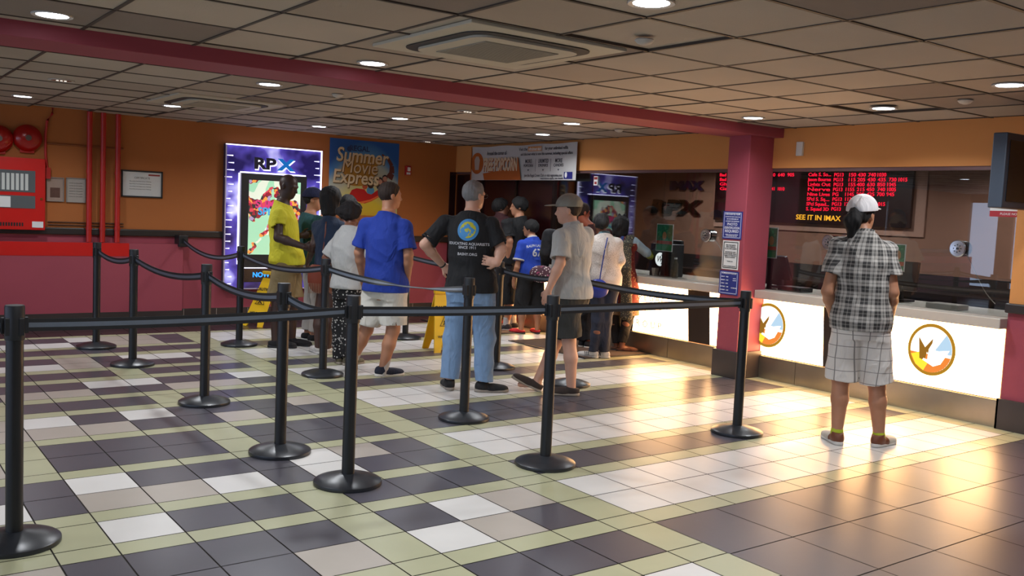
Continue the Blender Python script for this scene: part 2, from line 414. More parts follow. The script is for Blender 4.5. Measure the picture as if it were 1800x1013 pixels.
def emblem(x, y, rv, rz_):
    c = onp(x, y, 0, CTU-.01); cv, cz = c.y, c.z
    def ell(n, k, a0=0, a1=2*PI): return [(cv-math.cos(a0+(a1-a0)*i/n)*rv*k, cz+math.sin(a0+(a1-a0)*i/n)*rz_*k) for i in range(n)]
    e = [emis('emblem_gold_rim', '#c08a2c', .75), emis('emblem_sky', '#fff3df', 1.6), emis('emblem_orange', '#e8843a', 1.0), emis('emblem_blue', '#a9c4d8', 1.1),
         emis('emblem_yellow', '#ffd83a', 1.1), emis('emblem_white', '#fffaf0', 3.0), emis('emblem_bronze', '#a8752a', .7)]
    ctr_poly('emblem_rim', ell(48, 1), e[0], .012)
    ctr_poly('emblem_disc', ell(48, .87), e[1], .016)
    low = [(cv+math.cos(a)*rv*.87, cz+math.sin(a)*rz_*.87) for a in np.linspace(-PI*1.0, -0.03, 24)]
    ctr_poly('emblem_ground', [p for p in low if p[1] < cz-.12*rz_], e[2], .018)
    rt = [(cv-math.cos(a)*rv*.87, cz+math.sin(a)*rz_*.87) for a in np.linspace(-.12, .8, 12)]
    ctr_poly('emblem_sky_patch', rt+[(cv-.1*rv, cz-.12*rz_)], e[3], .019)
    ye = [(cv+math.cos(a)*rv*.87, cz+math.sin(a)*rz_*.87) for a in np.linspace(-2.0, -1.4, 8)]
    yl = [(cv+.82*rv, cz-.25*rz_), (cv+.35*rv, cz-.1*rz_), (cv+.1*rv, cz-.55*rz_), (cv+.25*rv, cz-.83*rz_), (cv+.6*rv, cz-.62*rz_)]
    ctr_poly('emblem_yellow_patch', yl, e[4], .020)
    def loc2(pts): return [(cv-px*rv, cz+py*rz_) for px, py in pts]
    ctr_poly('emblem_mark', loc2([(-.52, .42), (-.24, .06), (.06, .42), (.02, -.36), (-.15, -.08), (-.22, -.44), (-.44, -.38)]), e[6], .022)
    ctr_poly('emblem_mark', loc2([(-.06, .02), (.16, .42), (.12, -.0), (.34, -.02), (.78, .06), (.45, -.5), (.16, -.62), (-.3, -.42), (-.26, -.36), (-.1, -.4)]), e[5], .024)
emblem(1637, 615, .205, .215)
emblem(1350, 572, .205, .215)
# ---------------- booth behind the glass
BU = 9.5
M_bw = mat('tan_booth_wall', '#8a5f4a', .75, noise=.06); M_bd = mat('dark_booth_wainscot', '#2b211e', .5)
b = MB(); b.box((BU, 1.5, 1.03), (BU+.1, 13, ZC+.05), 0); b.box((BU, 1.5, 0), (BU+.1, 13, 1.03), 1); struct('wall_booth', b, [M_bw, M_bd])
b = MB(); b.box((CTU+.2, WV, 0), (BU, WV+.1, ZC), 0); struct('wall_booth_far', b, [M_bw])
b = MB(); b.box((CTU+.2, 1.9, 0), (BU, 2.0, ZC), 0); struct('wall_booth_near', b, [M_bw])
M_gl = glassmat('ticket_window_glass')
vs = [CV0+.01, onp(1563, 300, 0, CTU+.05).y, COLV0+.1]
def pane(n, v0, v1):
    b = MB(); b.box((CTU+.05, v0+.004, .856), (CTU+.062, v1-.004, HB-.028)); struct('window_%d' % n, b, M_gl)
pane(2, CV0+.01, vs[1]); pane(3, vs[1], COLV0+.13)
v3 = onp(1170, 300, 0, CTU+.05).y; v4 = onp(1043, 300, 0, CTU+.05).y
pane(4, COLV0+.13, v3); pane(5, v3, v4); pane(6, v4, VD-.02)
# inner work desk and till equipment
b = MB(); b.box((CTU+.75, CV0+.02, .70), (CTU+1.15, 9.0, .74)); b.box((CTU+1.12, CV0+.02, 0), (CTU+1.15, 9.0, .70))
recenter(setp(b.build('work_desk', mat('dark_laminate', '#2a1c17', .3)), 'dark laminate staff desk running behind the ticket window glass', 'desk'))
b = MB(); b.box((BU-.45, 3.0, .80), (BU-.002, 8.7, .86)); b.box((BU-.42, 3.0, 0), (BU-.002, 8.7, .8))
recenter(setp(b.build('back_cabinet', mat('dark_laminate', '#2a1c17', .3)), 'low dark cabinet along the back wall of the ticket booth', 'cabinet'))
# ---------------- LED show time board
a = onp(1259, 387, 0, BU); c = onp(1604, 402, 0, BU)
vL, vR, z0, z1 = a.y, c.y, 1.512, 2.135
led = tframe('led_showtime_board', 'black electronic board of red show times on the back wall of the booth', 'sign', fr_ctr((vL+vR)/2, (z0+z1)/2, BU-.05))
wL = vL-vR
b = MB(); b.box((-wL/2, -.31, -.03), (wL/2, .31, .01), bev=.004); b.build('board_case', mat('led_black_face', '#190608', .35), led)
b = MB(); b.box((-wL/2-.03, -.40, -.048), (wL/2+.14, .37, -.032)); b.build('mounting_panel', mat('pale_tan_fascia', '#a87c68', .6), led)
M_lr = emis('led_red', '#ff1838', 2.2); M_lo = emis('led_amber', '#ffb030', 2.0)
def lpx(x, y):
    p = onp(x, y, 0, BU-.04); return ((vL+vR)/2-p.y, p.z-(z0+z1)/2)
def ledrow(x, y, s, w, m=M_lr, size=.075):
    lx, ly = lpx(x, y); lx2, _ = lpx(x+w, y)
    o = text('led_text', s, size, m, led, (lx, ly, .012), align='LEFT', extrude=.0015, font_off=.0012)
    ww = max(v.co.x for v in o.data.vertices); k = (lx2-lx)/ww
    o.data.transform(Matrix.Diagonal((k, 1, 1, 1)))
rowsL = [('Cafe S. So...', [('PG13', 1468), ('150', 1493), ('430', 1510), ('740', 1528), ('1030', 1543)]),
         ('Jason Bourne', [('PG13', 1467), ('115', 1492), ('205', 1509), ('430', 1527), ('435', 1545), ('730', 1564), ('1015', 1580)]),
         ('Lights Out', [('PG13', 1467), ('155', 1492), ('400', 1508), ('630', 1526), ('850', 1544), ('1045', 1560)]),
         ('Nerve', [('PG13', 1466), ('1155', 1487), ('215', 1508), ('450', 1525), ('740', 1544), ('1005', 1560)]),
         ('Nine Lives', [('PG', 1465), ('1145', 1486), ('205', 1507), ('425', 1525), ('700', 1543), ('945', 1560)]),
         ('SPcl S. Sq....', [('PG13', 1465), ('1130', 1486)]),
         ('SPcl Squad...', [('PG13', 1464), ('1225', 1485), ('1015', 1541)]),
         ('S. Squad 3D', [('PG13', 1463), ('105', 1488)])]
for i, (nm, tt) in enumerate(rowsL):
    y = 307.5+i*8.55; dy = .0
    ledrow(1423-i*.6, y, nm, 40, size=.058)
    for s, x in tt: ledrow(x, y+.4, s, 5+3.3*len(s)*.9, size=.058)
for y, s in ((308, 'Bad Moms'), (316, 'Bad Moms'), (324, 'Ghstbst'), (332, 'Gatsby')): ledrow(1267, y, s, 34, size=.058)
ledrow(1353, 308, '410  640  905', 45, size=.058); ledrow(1355, 332.5, '541  1010', 26, size=.058)
ledrow(1401, 382, 'SEE IT IN IMAX', 79, M_lo, size=.085)
# wall lettering in the booth
M_rp = mat('dark_bronze_letters', '#14140e', .3, metal=.3)
def lettering(name, s, x0, x1, y, h, m, label, shear=0, fo=.004):
    p, q = onp(x0, y, 0, BU), onp(x1, y, 0, BU)
    o = text(name, s, h, m, None, M=fr_ctr((p.y+q.y)/2, p.z, BU-.03), extrude=.015, shear=shear, font_off=fo)
    xs = [v.co.x for v in o.data.vertices]; k = (p.y-q.y)/(max(xs)-min(xs)); o.data.transform(Matrix.Translation((-(max(xs)+min(xs))/2*k, 0, 0)) @ Matrix.Diagonal((k, 1, 1, 1)))
    return setp(o, label, 'sign')
lettering('wall_lettering', 'RPX', 1148, 1237, 364, .255, M_rp, 'large dark letters RPX on the back wall of the ticket booth', .1, .012)
lettering('wall_lettering', 'IMAX', 1181, 1240, 327, .155, mat('deep_blue_letters', '#1d1a33', .35), 'dark blue letters IMAX above the larger lettering in the booth', 0, .010)
# speak-through discs with cable
def speaker_disc(x, y, label, cable):
    p = onp(x, y, 0, CTU+.045)
    o = tframe('speaking_grille', label, 'intercom', fr_ctr(p.y, p.z, CTU+.045), 'round metal intercoms in the ticket window glass')
    b = MB(); b.lathe([(.066, 0), (.07, .006), (.062, .014), (.02, .012), (.004, .010)], 32); g = b.build('face_plate', mat('spun_aluminium', '#c4c4c6', .25, metal=1), o, smooth=True)
    b = MB()
    for k in range(8):
        q = k*PI/4; b.box((math.cos(q)*.03-.004, math.sin(q)*.03-.004, .012), (math.cos(q)*.03+.004, math.sin(q)*.03+.004, .015))
    b.cyl((0, 0, .011), .009, .006, 12); b.build('centre_boss', M_black, o)
    b = MB(); b.lathe([(.062, -.020), (.064, -.10), (.05, -.11)], 28); b.build('housing', M_chrome, o, smooth=True)
    pts = []
    for t in np.linspace(0, 1, 14):
        pts.append((.03+cable[0]*t**1.6, -.04+(cable[1]+.04)*t+math.sin(t*PI*2)*.015, -.09-.04*math.sin(PI*t)))
    b = MB(); b.tube(pts, .0035, 6); b.build('cable', mat('white_cable', '#cfc7bd', .5), o, smooth=True)
speaker_disc(1241, 414, 'round metal intercom in the glass just left of the rose column', (.22, -.24))
speaker_disc(1457, 426, 'round metal intercom in the glass at the left shoulder of the plaid shirt', (.05, -.3))
speaker_disc(1684, 437, 'round metal intercom alone in the glass right of the plaid shirt', (.26, -.42))
# till screens and small things on the counter behind the glass
M_scr = mat('dark_till_plastic', '#1c1a1e', .4)
def till(x, y, label, w=.3, h=.28, tilt=-.25, z=.855, u=CTU+.45):
    p = onp(x, y, 0, u)
    o = thing('till_screen', label, 'screen', (u, p.y, z), 0, 'till screens on the counter behind the glass')
    b = MB(); b.box((-.09, -.1, 0), (.09, .1, .02), bev=.005); b.build('foot', M_scr, o)
    b = MB(); b.box((-.02, -.03, .02), (.02, .03, .14)); b.build('neck', M_scr, o)
    b = MB(); b.box((-.02, -w/2, .10), (.02, w/2, .10+h), bev=.008); s = b.build('screen_case', M_scr, o); s.rotation_euler = (0, tilt, 0)
till(1375, 450, 'dark till screen seen from behind just right of the rose column', .34, .26, -.45)
till(1182, 445, 'dark till screen behind the small green poster', .3, .3, 0)
till(1585, 470, 'dark till screen behind the glass at the right elbow of the plaid shirt', .3, .26, .1)
till(1310, 445, 'dark till screen behind the glass, mostly hidden by the rose column', .3, .26, .1)
# small upright posters at the windows
def poster_art(nt, v):
    x, y, z = nsep(nt, v)
    n = nt.nodes.new('ShaderNodeTexNoise'); n.inputs['Scale'].default_value = 14; nt.links.new(v, n.inputs['Vector'])
    c = nmix(nt, nmath(nt, 'GREATER_THAN', n.outputs['Fac'], .56), '#1f7a55', '#3f9a6a')
    r = nmath(nt, 'SQRT', nmath(nt, 'ADD', nmath(nt, 'POWER', nmath(nt, 'MULTIPLY', nmath(nt, 'SUBTRACT', x, .0), 1.5), 2.0), nmath(nt, 'POWER', nmath(nt, 'SUBTRACT', y, .02), 2.0)))
    c = nmix(nt, nmath(nt, 'LESS_THAN', r, .045), c, '#c98a5a')
    c = nmix(nt, nmath(nt, 'MULTIPLY', nmath(nt, 'LESS_THAN', y, -.035), nmath(nt, 'GREATER_THAN', y, -.07)), c, '#c2482a')
    return nmix(nt, nmath(nt, 'LESS_THAN', y, -.085), c, '#2f8f58')
M_pst = paint(mat('green_poster_print', '#ffffff', .5, emit='#1f6a45', es=0), poster_art)
def small_poster(x, y, w, h, label, u=CTU+.10):
    p = onp(x, y, 0, u)
    o = tframe('counter_poster', label, 'poster', fr_ctr(p.y, p.z, u), 'green upright posters behind the ticket glass')
    b = MB(); b.box((-w/2, -h/2, -.006), (w/2, h/2, 0)); b.build('backing', M_white, o)
    b = MB(); b.box((-w/2+.008, -h/2+.008, 0), (w/2-.008, h/2-.008, .002)); b.build('print', M_pst, o)
    b = MB(); b.box((-.03, -(p.z-.857), -.012), (.03, -h/2+.02, -.006)); b.box((-.05, -(p.z-.857), -.06), (.05, -(p.z-.862), .0)); b.build('stand', M_scr, o)
    return o
small_poster(1168, 418, .25, .30, 'green printed poster standing behind the glass left of the round white emblem')
small_poster(1356, 427, .14, .30, 'green printed poster partly hidden by the rose column at its right side')
small_poster(1578, 453, .14, .24, 'green printed poster behind the right shoulder of the plaid shirt', CTU+.3)
# black display box with a round white emblem
p = onp(1160, 468, 0, CTU+.14)
o = tframe('display_box', 'black box with a glowing round white emblem behind the ticket glass', 'display', fr_ctr(p.y, .855, CTU+.14))
b = MB(); b.box((-.16, 0, -.20), (.16, .36, 0), bev=.005); b.build('case', M_black, o)
q = onp(1160, 456, 0, CTU+.14)
b = MB(); b.cyl((0, q.z-.855, .0), .075, .004, 32); b.build('emblem_disc', emis('white_emblem_glow', '#ffffff', 1.6), o)
text('emblem_letter', 'W', .10, M_black, o, (-.012, q.z-.855, .006), sx=.8, shear=.3); 
b = MB(); b.add([(.045*math.cos(a), q.z-.855+.058*math.sin(a), .006) for a in np.linspace(-1.2, 1.2, 12)]+[(.033*math.cos(a)+.004, q.z-.855+.05*math.sin(a), .006) for a in np.linspace(1.2, -1.2, 12)], [tuple(range(24))]); b.build('emblem_arc', M_black, o)
# clear cup with pens, bottle
p = onp(1156, 480, 0, CTU+.11)
o = thing('plastic_cup', 'clear plastic cup below the round white emblem behind the glass', 'cup', (CTU+.11-.02, p.y+.02, .856))
b = MB(); b.lathe([(.03, 0), (.04, .09), (.038, .09), (.028, .004)], 20); b.build('cup_wall', mat('clear_plastic', '#b9a99c', .2), o, smooth=True)
p = onp(1187, 470, 0, CTU+.12)
o = thing('water_bottle', 'small clear water bottle right of the black display box', 'bottle', (CTU+.12, p.y, .856))
b = MB(); b.lathe([(.032, 0), (.034, .01), (.033, .15), (.014, .19), (.014, .205)], 20); b.build('bottle_body', mat('bottle_plastic', '#5b5349', .12), o, smooth=True)
b = MB(); b.cyl((0, 0, .205), .017, .018, 16); b.build('bottle_cap', M_white, o)
# small card reader boxes in the window
for x, y, lab in ((1398, 487, 'low dark card reader behind the glass left of the plaid shirt'), (1667, 497, 'pale document tray under the glass below the right hand intercom')):
    p = onp(x, y, 0, CTU+.2); b = MB(); b.box((CTU+.12, p.y-.14, .856), (CTU+.3, p.y+.14, .90), bev=.008)
    recenter(setp(b.build('counter_tray', M_scr if 'dark' in lab else M_ctop), lab, 'tray'))
# sticker on the glass, white box on the header, tv, red notice
p = onp(1047, 318, 0, CTU+.048)
o = tframe('glass_sticker', 'narrow white and red sticker high on the ticket window glass', 'sticker', fr_ctr(p.y, p.z, CTU+.049))
b = MB(); b.box((-.035, -.055, -.001), (.035, .055, 0)); b.build('paper', M_white, o)
b = MB(); b.box((-.03, .015, 0), (.03, .045, .001)); b.box((-.02, -.04, 0), (.02, -.01, .001)); b.build('print', mat('sticker_red', '#8a2a24', .6), o)
p = onp(1408, 262, 0, CTU)
b = MB(); b.box((-.035, -.065, -.0), (.035, .065, .03), bev=.005)
o = setp(b.build('wall_sensor', mat('white_plastic', '#cfccc6', .5)), 'small white box on the orange wall above the LED board', 'sensor'); o.matrix_world = fr_ctr(p.y, p.z, CTU)
# ================================================================== FITTINGS
# wall screen at the right edge: hangs at right angles to the wall
ux = 6.55
pt = [onp(1772, y, 0, ux) for y in (232, 366)]
o = thing('wall_television', 'dark flat television mounted high at the right edge of the view', 'television', (ux, pt[0].y, pt[1].z))
h = pt[0].z-pt[1].z
b = MB(); b.box((0, 0, 0), (.66, .10, h), bev=.008); b.build('case', mat('grey_television_plastic', '#3b4450', .4), o)
b = MB(); b.box((.045, -.004, .05), (.62, .001, h-.05)); b.build('screen', mat('dark_screen', '#0c1016', .12), o)
b = MB(); b.box((.66, .03, h*.4), (CTU-.03-ux, .07, h*.6)); b.build('wall_bracket', M_black, o)
p = onp(1772, 345, 0, CTU+.04)
o = tframe('glass_notice', 'white notice with a red band on the ticket glass behind the television', 'notice', fr_ctr(p.y-.03, p.z, CTU+.04))
b = MB(); b.box((-.16, -.16, -.001), (.16, .16, .0)); b.build('paper', M_white, o)
b = MB(); b.box((-.16, -.16, 0), (.16, -.115, .001)); b.build('red_band', mat('notice_red', '#a5202c', .5), o)
text('print', 'PLEASE NOTE', .026, M_white, o, (0, -.138, .0015), extrude=.0003)
# ---------------- three notices on the column
M_nblue = mat('blue_notice', '#27327f', .45); M_nborder = mat('pale_notice_border', '#b9c0dc', .5)
vc = (COLV0+COLV1)/2+.02
def col_notice(ya, yb, label, mb, mbord, mt, lines, w=.235, border=.006):
    a, c = onp(1296, ya, 0, COLU), onp(1294, yb, 0, COLU); zc = (a.z+c.z)/2; h = a.z-c.z
    o = tframe('column_notice', label, 'notice', fr_ctr(vc, zc, COLU-.001))
    b = MB(); b.box((-w/2, -h/2, 0), (w/2, h/2, .004)); b.build('panel', mb, o)
    b = MB()
    i = .012
    for (x0, y0, x1, y1) in ((-w/2+i, h/2-i-border, w/2-i, h/2-i), (-w/2+i, -h/2+i, w/2-i, -h/2+i+border), (-w/2+i, -h/2+i, -w/2+i+border, h/2-i), (w/2-i-border, -h/2+i, w/2-i, h/2-i)):
        b.box((x0, y0, .004), (x1, y1, .005))
    b.build('border', mbord, o)
    for s, yy, sz, xx in lines:
        q = text('print', s, sz, mt, o, (xx, yy*h, .0052), extrude=.0003, font_off=.0004)
        ww = max(v.co.x for v in q.data.vertices)-min(v.co.x for v in q.data.vertices)
        if ww > w-.055: q.data.transform(Matrix.Diagonal(((w-.055)/ww, 1, 1, 1)))
M_nw = mat('notice_white_print', '#e9ebf4', .5)
col_notice(372, 421, 'blue notice reading photo identification required, top one on the column', M_nblue, M_nborder, M_nw,
           [('FOR R-RATED FILMS', .40, .026, 0), ('YOU MUST BE AT LEAST 17 YEARS OF AGE', .30, .0105, 0), ('OR ACCOMPANIED BY', .22, .014, 0), ('A PARENT OR GUARDIAN', .14, .014, 0),
            ('PHOTO', .03, .036, 0), ('IDENTIFICATION', -.10, .032, 0), ('REQUIRED', -.22, .036, 0), ('children under six not admitted', -.34, .012, 0), ('to R-rated films after 6 pm', -.39, .012, 0)])
col_notice(424, 475, 'white notice with a dark border, middle one of three on the column', M_white, mat('notice_dark_border', '#333a3c', .5), mat('notice_ink', '#3c3c40', .6),
           [('FOR THE SAFETY', .34, .016, 0), ('AND COMFORT', .28, .016, 0), ('OF ALL OUR GUESTS', .22, .016, 0), ('BACKPACKS AND', .10, .016, 0), ('BAGS LARGER THAN', .04, .016, 0),
            ('SUBJECT TO INSPECTION', -.02, .014, 0), ('PRIOR TO ENTRY', -.08, .016, 0), ('THANK YOU', -.22, .012, 0), ('REGAL CINEMAS GROUP', -.39, .013, 0)], w=.20, border=.008)
col_notice(478, 520, 'blue notice of admission policies, lowest of three on the column', M_nblue, M_nborder, M_nw,
           [('ADMISSION POLICIES', .40, .021, 0), ('ADULT   14.50', .25, .014, -.05), ('SENIOR   11.50', .11, .014, -.05), ('CHILD   10.50', -.03, .014, -.05), ('MATINEE   11.00', -.17, .014, -.05), ('STUDENT   12.00', -.31, .014, -.05), ('valid ID', .2, .012, .07), ('required', .12, .012, .07), ('NO REFUNDS', -.2, .012, .07)])
# ---------------- left wall: fire alarm cabinet, bells, pipes, papers
Mw = lambda x, y, off=0: onp(x, y, 1, WV-off)
a, c = Mw(80, 280, .12), Mw(80, 405, .12)
xr = a.x; zt_, zb_ = a.z, c.z; xl = xr-.62
o = thing('fire_alarm_cabinet', 'red metal fire alarm control cabinet with two glass windows on the left wall', 'cabinet', ((xl+xr)/2, WV, zb_))
w = (xr-xl)/2; h = zt_-zb_
b = MB(); b.box((-w, -.12, 0), (w, -.001, h), bev=.006); b.build('case', M_red, o)
for n, y0, y1 in (('upper_window', .42, .66), ('lower_window', .24, .38)):
    b = MB(); b.box((-w+.05, -.124, y0*h*1.25), (w-.10, -.119, y1*h*1.25)); b.build(n, mat('cabinet_glass', '#5c6163', .1), o)
b = MB()
for k in range(9): b.box((-w+.06+k*.045, -.127, .55*h), (-w+.09+k*.045, -.1245, .78*h))
b.build('upper_modules', mat('module_grey', '#c2c4bf', .5), o)
b = MB(); b.box((-w+.06, -.127, .31*h), (-w+.28, -.1245, .46*h)); b.build('lower_card', M_white, o)
b = MB()
for k in range(14): b.box((-w+.05+k*.026, -.1225, .05*h), (-w+.066+k*.026, -.119, .10*h))
b.build('vent_slots', M_black, o)
b = MB(); b.box((w-.13, -.1235, .035*h), (w-.02, -.119, .12*h)); b.build('maker_plate', M_white, o)
b = MB(); b.cyl((w-.04, -.135, .44*h), .012, .015, 14, 'y'); b.build('lock', mat('brass', '#b38a3c', .3, metal=1), o)
def bell(x, y, lab):
    p = Mw(x, y, .0); o = thing('alarm_bell', lab, 'bell', (p.x, WV, p.z-.15), 0, 'red alarm bells above the fire alarm cabinet')
    b = MB(); b.lathe([(.14, -.03), (.145, -.05), (.13, -.085), (.09, -.11), (.03, -.12), (.001, -.121)], 36, (0, 0, .15), 'y'); b.build('gong', mat('red_gong_enamel', '#9c130e', .22), o, smooth=True)
    b = MB(); b.cyl((0, -.128, .15), .03, .01, 18, 'y'); b.build('hub', mat('bell_hub', '#6b625c', .3, metal=.7), o)
    b = MB(); b.box((-.07, -.04, -.01), (.07, -.001, .05), bev=.004); b.build('mounting_box', M_redd, o)
bell(47, 243, 'red round alarm bell nearest the red pipes'); bell(-4, 244, 'red round alarm bell cut by the left edge of the view')
for x, nm in ((157, 'leftmost of the three red pipes on the left wall'), (181, 'middle of the three red pipes on the left wall'), (207, 'rightmost of the three red pipes, beside the framed certificate')):
    p = Mw(x, 300, .07); o = thing('standpipe', nm, 'pipe', (p.x, WV-.07, .93), 0, 'red vertical pipes on the left wall')
    b = MB(); b.cyl((0, 0, 0), .029, ZC-.93, 20); b.build('pipe', M_redd, o, smooth=True)
    for zz in (.14, .78):
        b = MB(); b.cyl((0, 0, zz), .034, .03, 20); b.box((-.012, 0, zz), (.012, .07, zz+.025)); b.build('pipe_clamp', M_redd, o)
# thin red conduit from the cabinet up to the ceiling
pts = [Mw(85, 303, .03), Mw(82, 290, .03), Mw(80, 270, .03), Mw(80, 235, .03), Mw(83, 212, .03), Mw(92, 200, .03), Mw(93, 190, .03)]
b = MB(); b.tube(pts, .014, 10); b.box((pts[0].x-.03, WV-.05, pts[0].z-.07), (pts[0].x+.02, WV-.001, pts[0].z+.05))
recenter(setp(b.build('red_conduit', M_redd, smooth=True), 'thin red conduit rising from the cabinet to the ceiling', 'conduit'))
for y in (390, 395):
    p0, p1 = Mw(84, y, .012), Mw(217, y, .012); b = MB(); b.tube([(p0.x, WV-.012, p0.z), (p1.x, WV-.012, p0.z)], .006, 8)
    recenter(setp(b.build('wall_cable', mat('brown_cable', '#4a2a17', .6)), 'brown cable along the wall %s the dark rail' % ('higher above' if y == 390 else 'just above'), 'cable'))
p0, p1 = Mw(82, 252, .014), Mw(217, 256, .014); b = MB(); b.tube([(p0.x, WV-.014, p0.z), (p1.x, WV-.014, p0.z)], .010, 8)
recenter(setp(b.build('wall_cable', mat('brown_conduit', '#8a4a20', .6)), 'orange painted conduit crossing behind the red pipes', 'cable'))
# boxed-out lower wall with red upper band
a = onp(322, 433, 1, WV-.14)
b = MB(); b.box((XL, WV-.14, 0), (a.x, WV-.001, .925), 0); b.box((XL, WV-.143, .775), (onp(227, 430, 1, WV-.14).x, WV-.139, .926), 1)
b.box((XL, WV-.145, 0), (a.x, WV-.14, .13), 2)
struct('wall_left_boxing', b, [M_pk, M_red, M_base])
def sheet(name, x0, y0, x1, y1, lab, cat, m, frame=None, fw=.02, art=None):
    a, c = Mw(x0, y0), Mw(x1, y1); w, h = c.x-a.x, a.z-c.z
    o = tframe(name, lab, cat, fr_left((a.x+c.x)/2, (a.z+c.z)/2, WV-.004))
    b = MB(); b.box((-w/2, -h/2, 0), (w/2, h/2, .004)); b.build('paper', m, o)
    if frame:
        b = MB()
        for q in ((-w/2, h/2-fw, w/2, h/2), (-w/2, -h/2, w/2, -h/2+fw), (-w/2, -h/2, -w/2+fw, h/2), (w/2-fw, -h/2, w/2, h/2)): b.box((q[0], q[1], 0), (q[2], q[3], .018), bev=.003)
        b.build('frame', frame, o)
    return o, w, h
M_pap = mat('notice_paper', '#a39a90', .7, noise=.08); M_papm = mat('tinted_paper', '#9c8678', .7, noise=.2, nscale=9)
M_cert = mat('certificate_paper', '#c9c8c4', .5, noise=.03)
o, w, h = sheet('wall_notice', 81, 311, 112, 355, 'framed sheet with a faded picture, beside the fire alarm cabinet', 'notice', M_papm, mat('thin_silver_frame', '#8d857e', .4), .008)
b = MB(); b.box((-.05, -.09, .004), (.05, .02, .0055)); b.build('print', mat('faded_picture', '#5a3c30', .7, noise=.3, nscale=20), o)
o, w, h = sheet('wall_notice', 116, 312, 150, 357, 'plain pale framed sheet next to the red pipes', 'notice', M_pap, mat('thin_silver_frame', '#8d857e', .4), .008)
for k in range(6): text('print', 'notice to the public', .018, M_ink, o, (0, .08-k*.03, .005), extrude=.0003)
o, w, h = sheet('framed_certificate', 213, 298, 285, 349, 'wide certificate in a black frame on the orange wall', 'certificate', M_cert, M_black, .017)
text('print', 'CERTIFICATE', .03, M_ink, o, (0, .07, .005), extrude=.0003)
for k in range(4): text('print', 'City of New York Department of Buildings', .014, M_ink, o, (-.02, .03-k*.03, .005), extrude=.0003)
b = MB(); b.box((.07, .1, .004), (.2, .118, .005)); b.build('red_stamp', mat('sticker_red', '#8a2a24', .6), o)
p = Mw(716, 300)
o = tframe('alarm_strobe', 'small red alarm strobe on the orange wall right of the summer poster', 'alarm', fr_left(p.x, p.z, WV))
b = MB(); b.box((-.045, -.065, 0), (.045, .065, .035), bev=.006); b.build('case', M_redd, o)
b = MB(); b.box((-.02, -.01, .035), (.02, .045, .06), bev=.006); b.build('lens', mat('strobe_lens', '#d8d2cc', .2), o)
b = MB(); b.box((-.03, -.055, .035), (.03, -.025, .037)); b.build('label_strip', M_white, o)
# ---------------- big summer poster
a, c = Mw(580, 242), Mw(697, 381); w, h = c.x-a.x, a.z-c.z
PO = tframe('summer_poster', 'large blue and yellow summer movie poster with a red coaster car', 'poster', fr_left((a.x+c.x)/2, (a.z+c.z)/2, WV-.004))
def art(nt, v):
    x, y, z = nsep(nt, v)
    t = nmath(nt, 'MULTIPLY_ADD', y, 1/h, .5)
    t2 = nmath(nt, 'ADD', t, nmath(nt, 'MULTIPLY', nmath(nt, 'POWER', x, 2.0), 1.2))
    r = nt.nodes.new('ShaderNodeValToRGB'); nt.links.new(t2, r.inputs[0]); e = r.color_ramp.elements
    e[0].position = 0; e[0].color = (*lin('#c29a1c'), 1); e[1].position = 1; e[1].color = (*lin('#1b5296'), 1)
    for p_, c_ in ((.2, '#cbb02a'), (.36, '#bdb16a'), (.52, '#b3ac92'), (.72, '#a3ab9f'), (.84, '#4a80b0')):
        q = e.new(p_); q.color = (*lin(c_), 1)
    return r.outputs[0]
b = MB(); b.box((-w/2, -h/2, 0), (w/2, h/2, .004)); b.build('print_sheet', paint(mat('poster_sky', '#ffffff', .5, noise=.03), art), PO)
M_cream = mat('cream_lettering', '#cdb58f', .5); M_sh = mat('brown_lettering_shadow', '#6b4a22', .6)
M_amb = mat('amber_patch', '#a9741f', .5); M_car = mat('coaster_red', '#b3150f', .4)
def pxp(x, y):
    p = Mw(x, y); return (p.x-(a.x+c.x)/2, p.z-(a.z+c.z)/2)
b = MB()
for (x, y, rx, ry) in ((632, 300, 30, 14), (640, 284, 28, 9), (626, 318, 22, 8)):
    cx, cy = pxp(x, y); k = w/117
    b.prism([(cx+math.cos(q)*rx*k, cy+math.sin(q)*ry*k) for q in np.linspace(0, 2*PI, 28, endpoint=False)], .004, .005+.0002*rx)
b.build('amber_patch', M_amb, PO)
for s, x, y, sz in (('Summer', 636, 276, .26), ('Movie', 631, 295, .25), ('Express', 624, 313, .25)):
    cx, cy = pxp(x, y)
    for m_, d, z_ in ((M_sh, .010, .0125), (M_cream, 0, .0150)):
        text('title_lettering', s, sz, m_, PO, (cx+d, cy-d, z_+{'Summer': 0, 'Movie': .0052, 'Express': .0104}[s]), rot=-.02, extrude=.001, shear=.12, font_off=0 if s == 'Movie' else .004, sx=.88)
cx, cy = pxp(631, 262); text('small_lettering', 'REGAL', .10, mat('navy_print', '#23365c', .5), PO, (cx, cy, .018), extrude=.0006, font_off=.002)
cx, cy = pxp(613, 262); b = MB(); b.cyl((cx, cy, .016), .035, .002, 20); b.build('small_emblem', mat('navy_print', '#23365c', .5), PO)
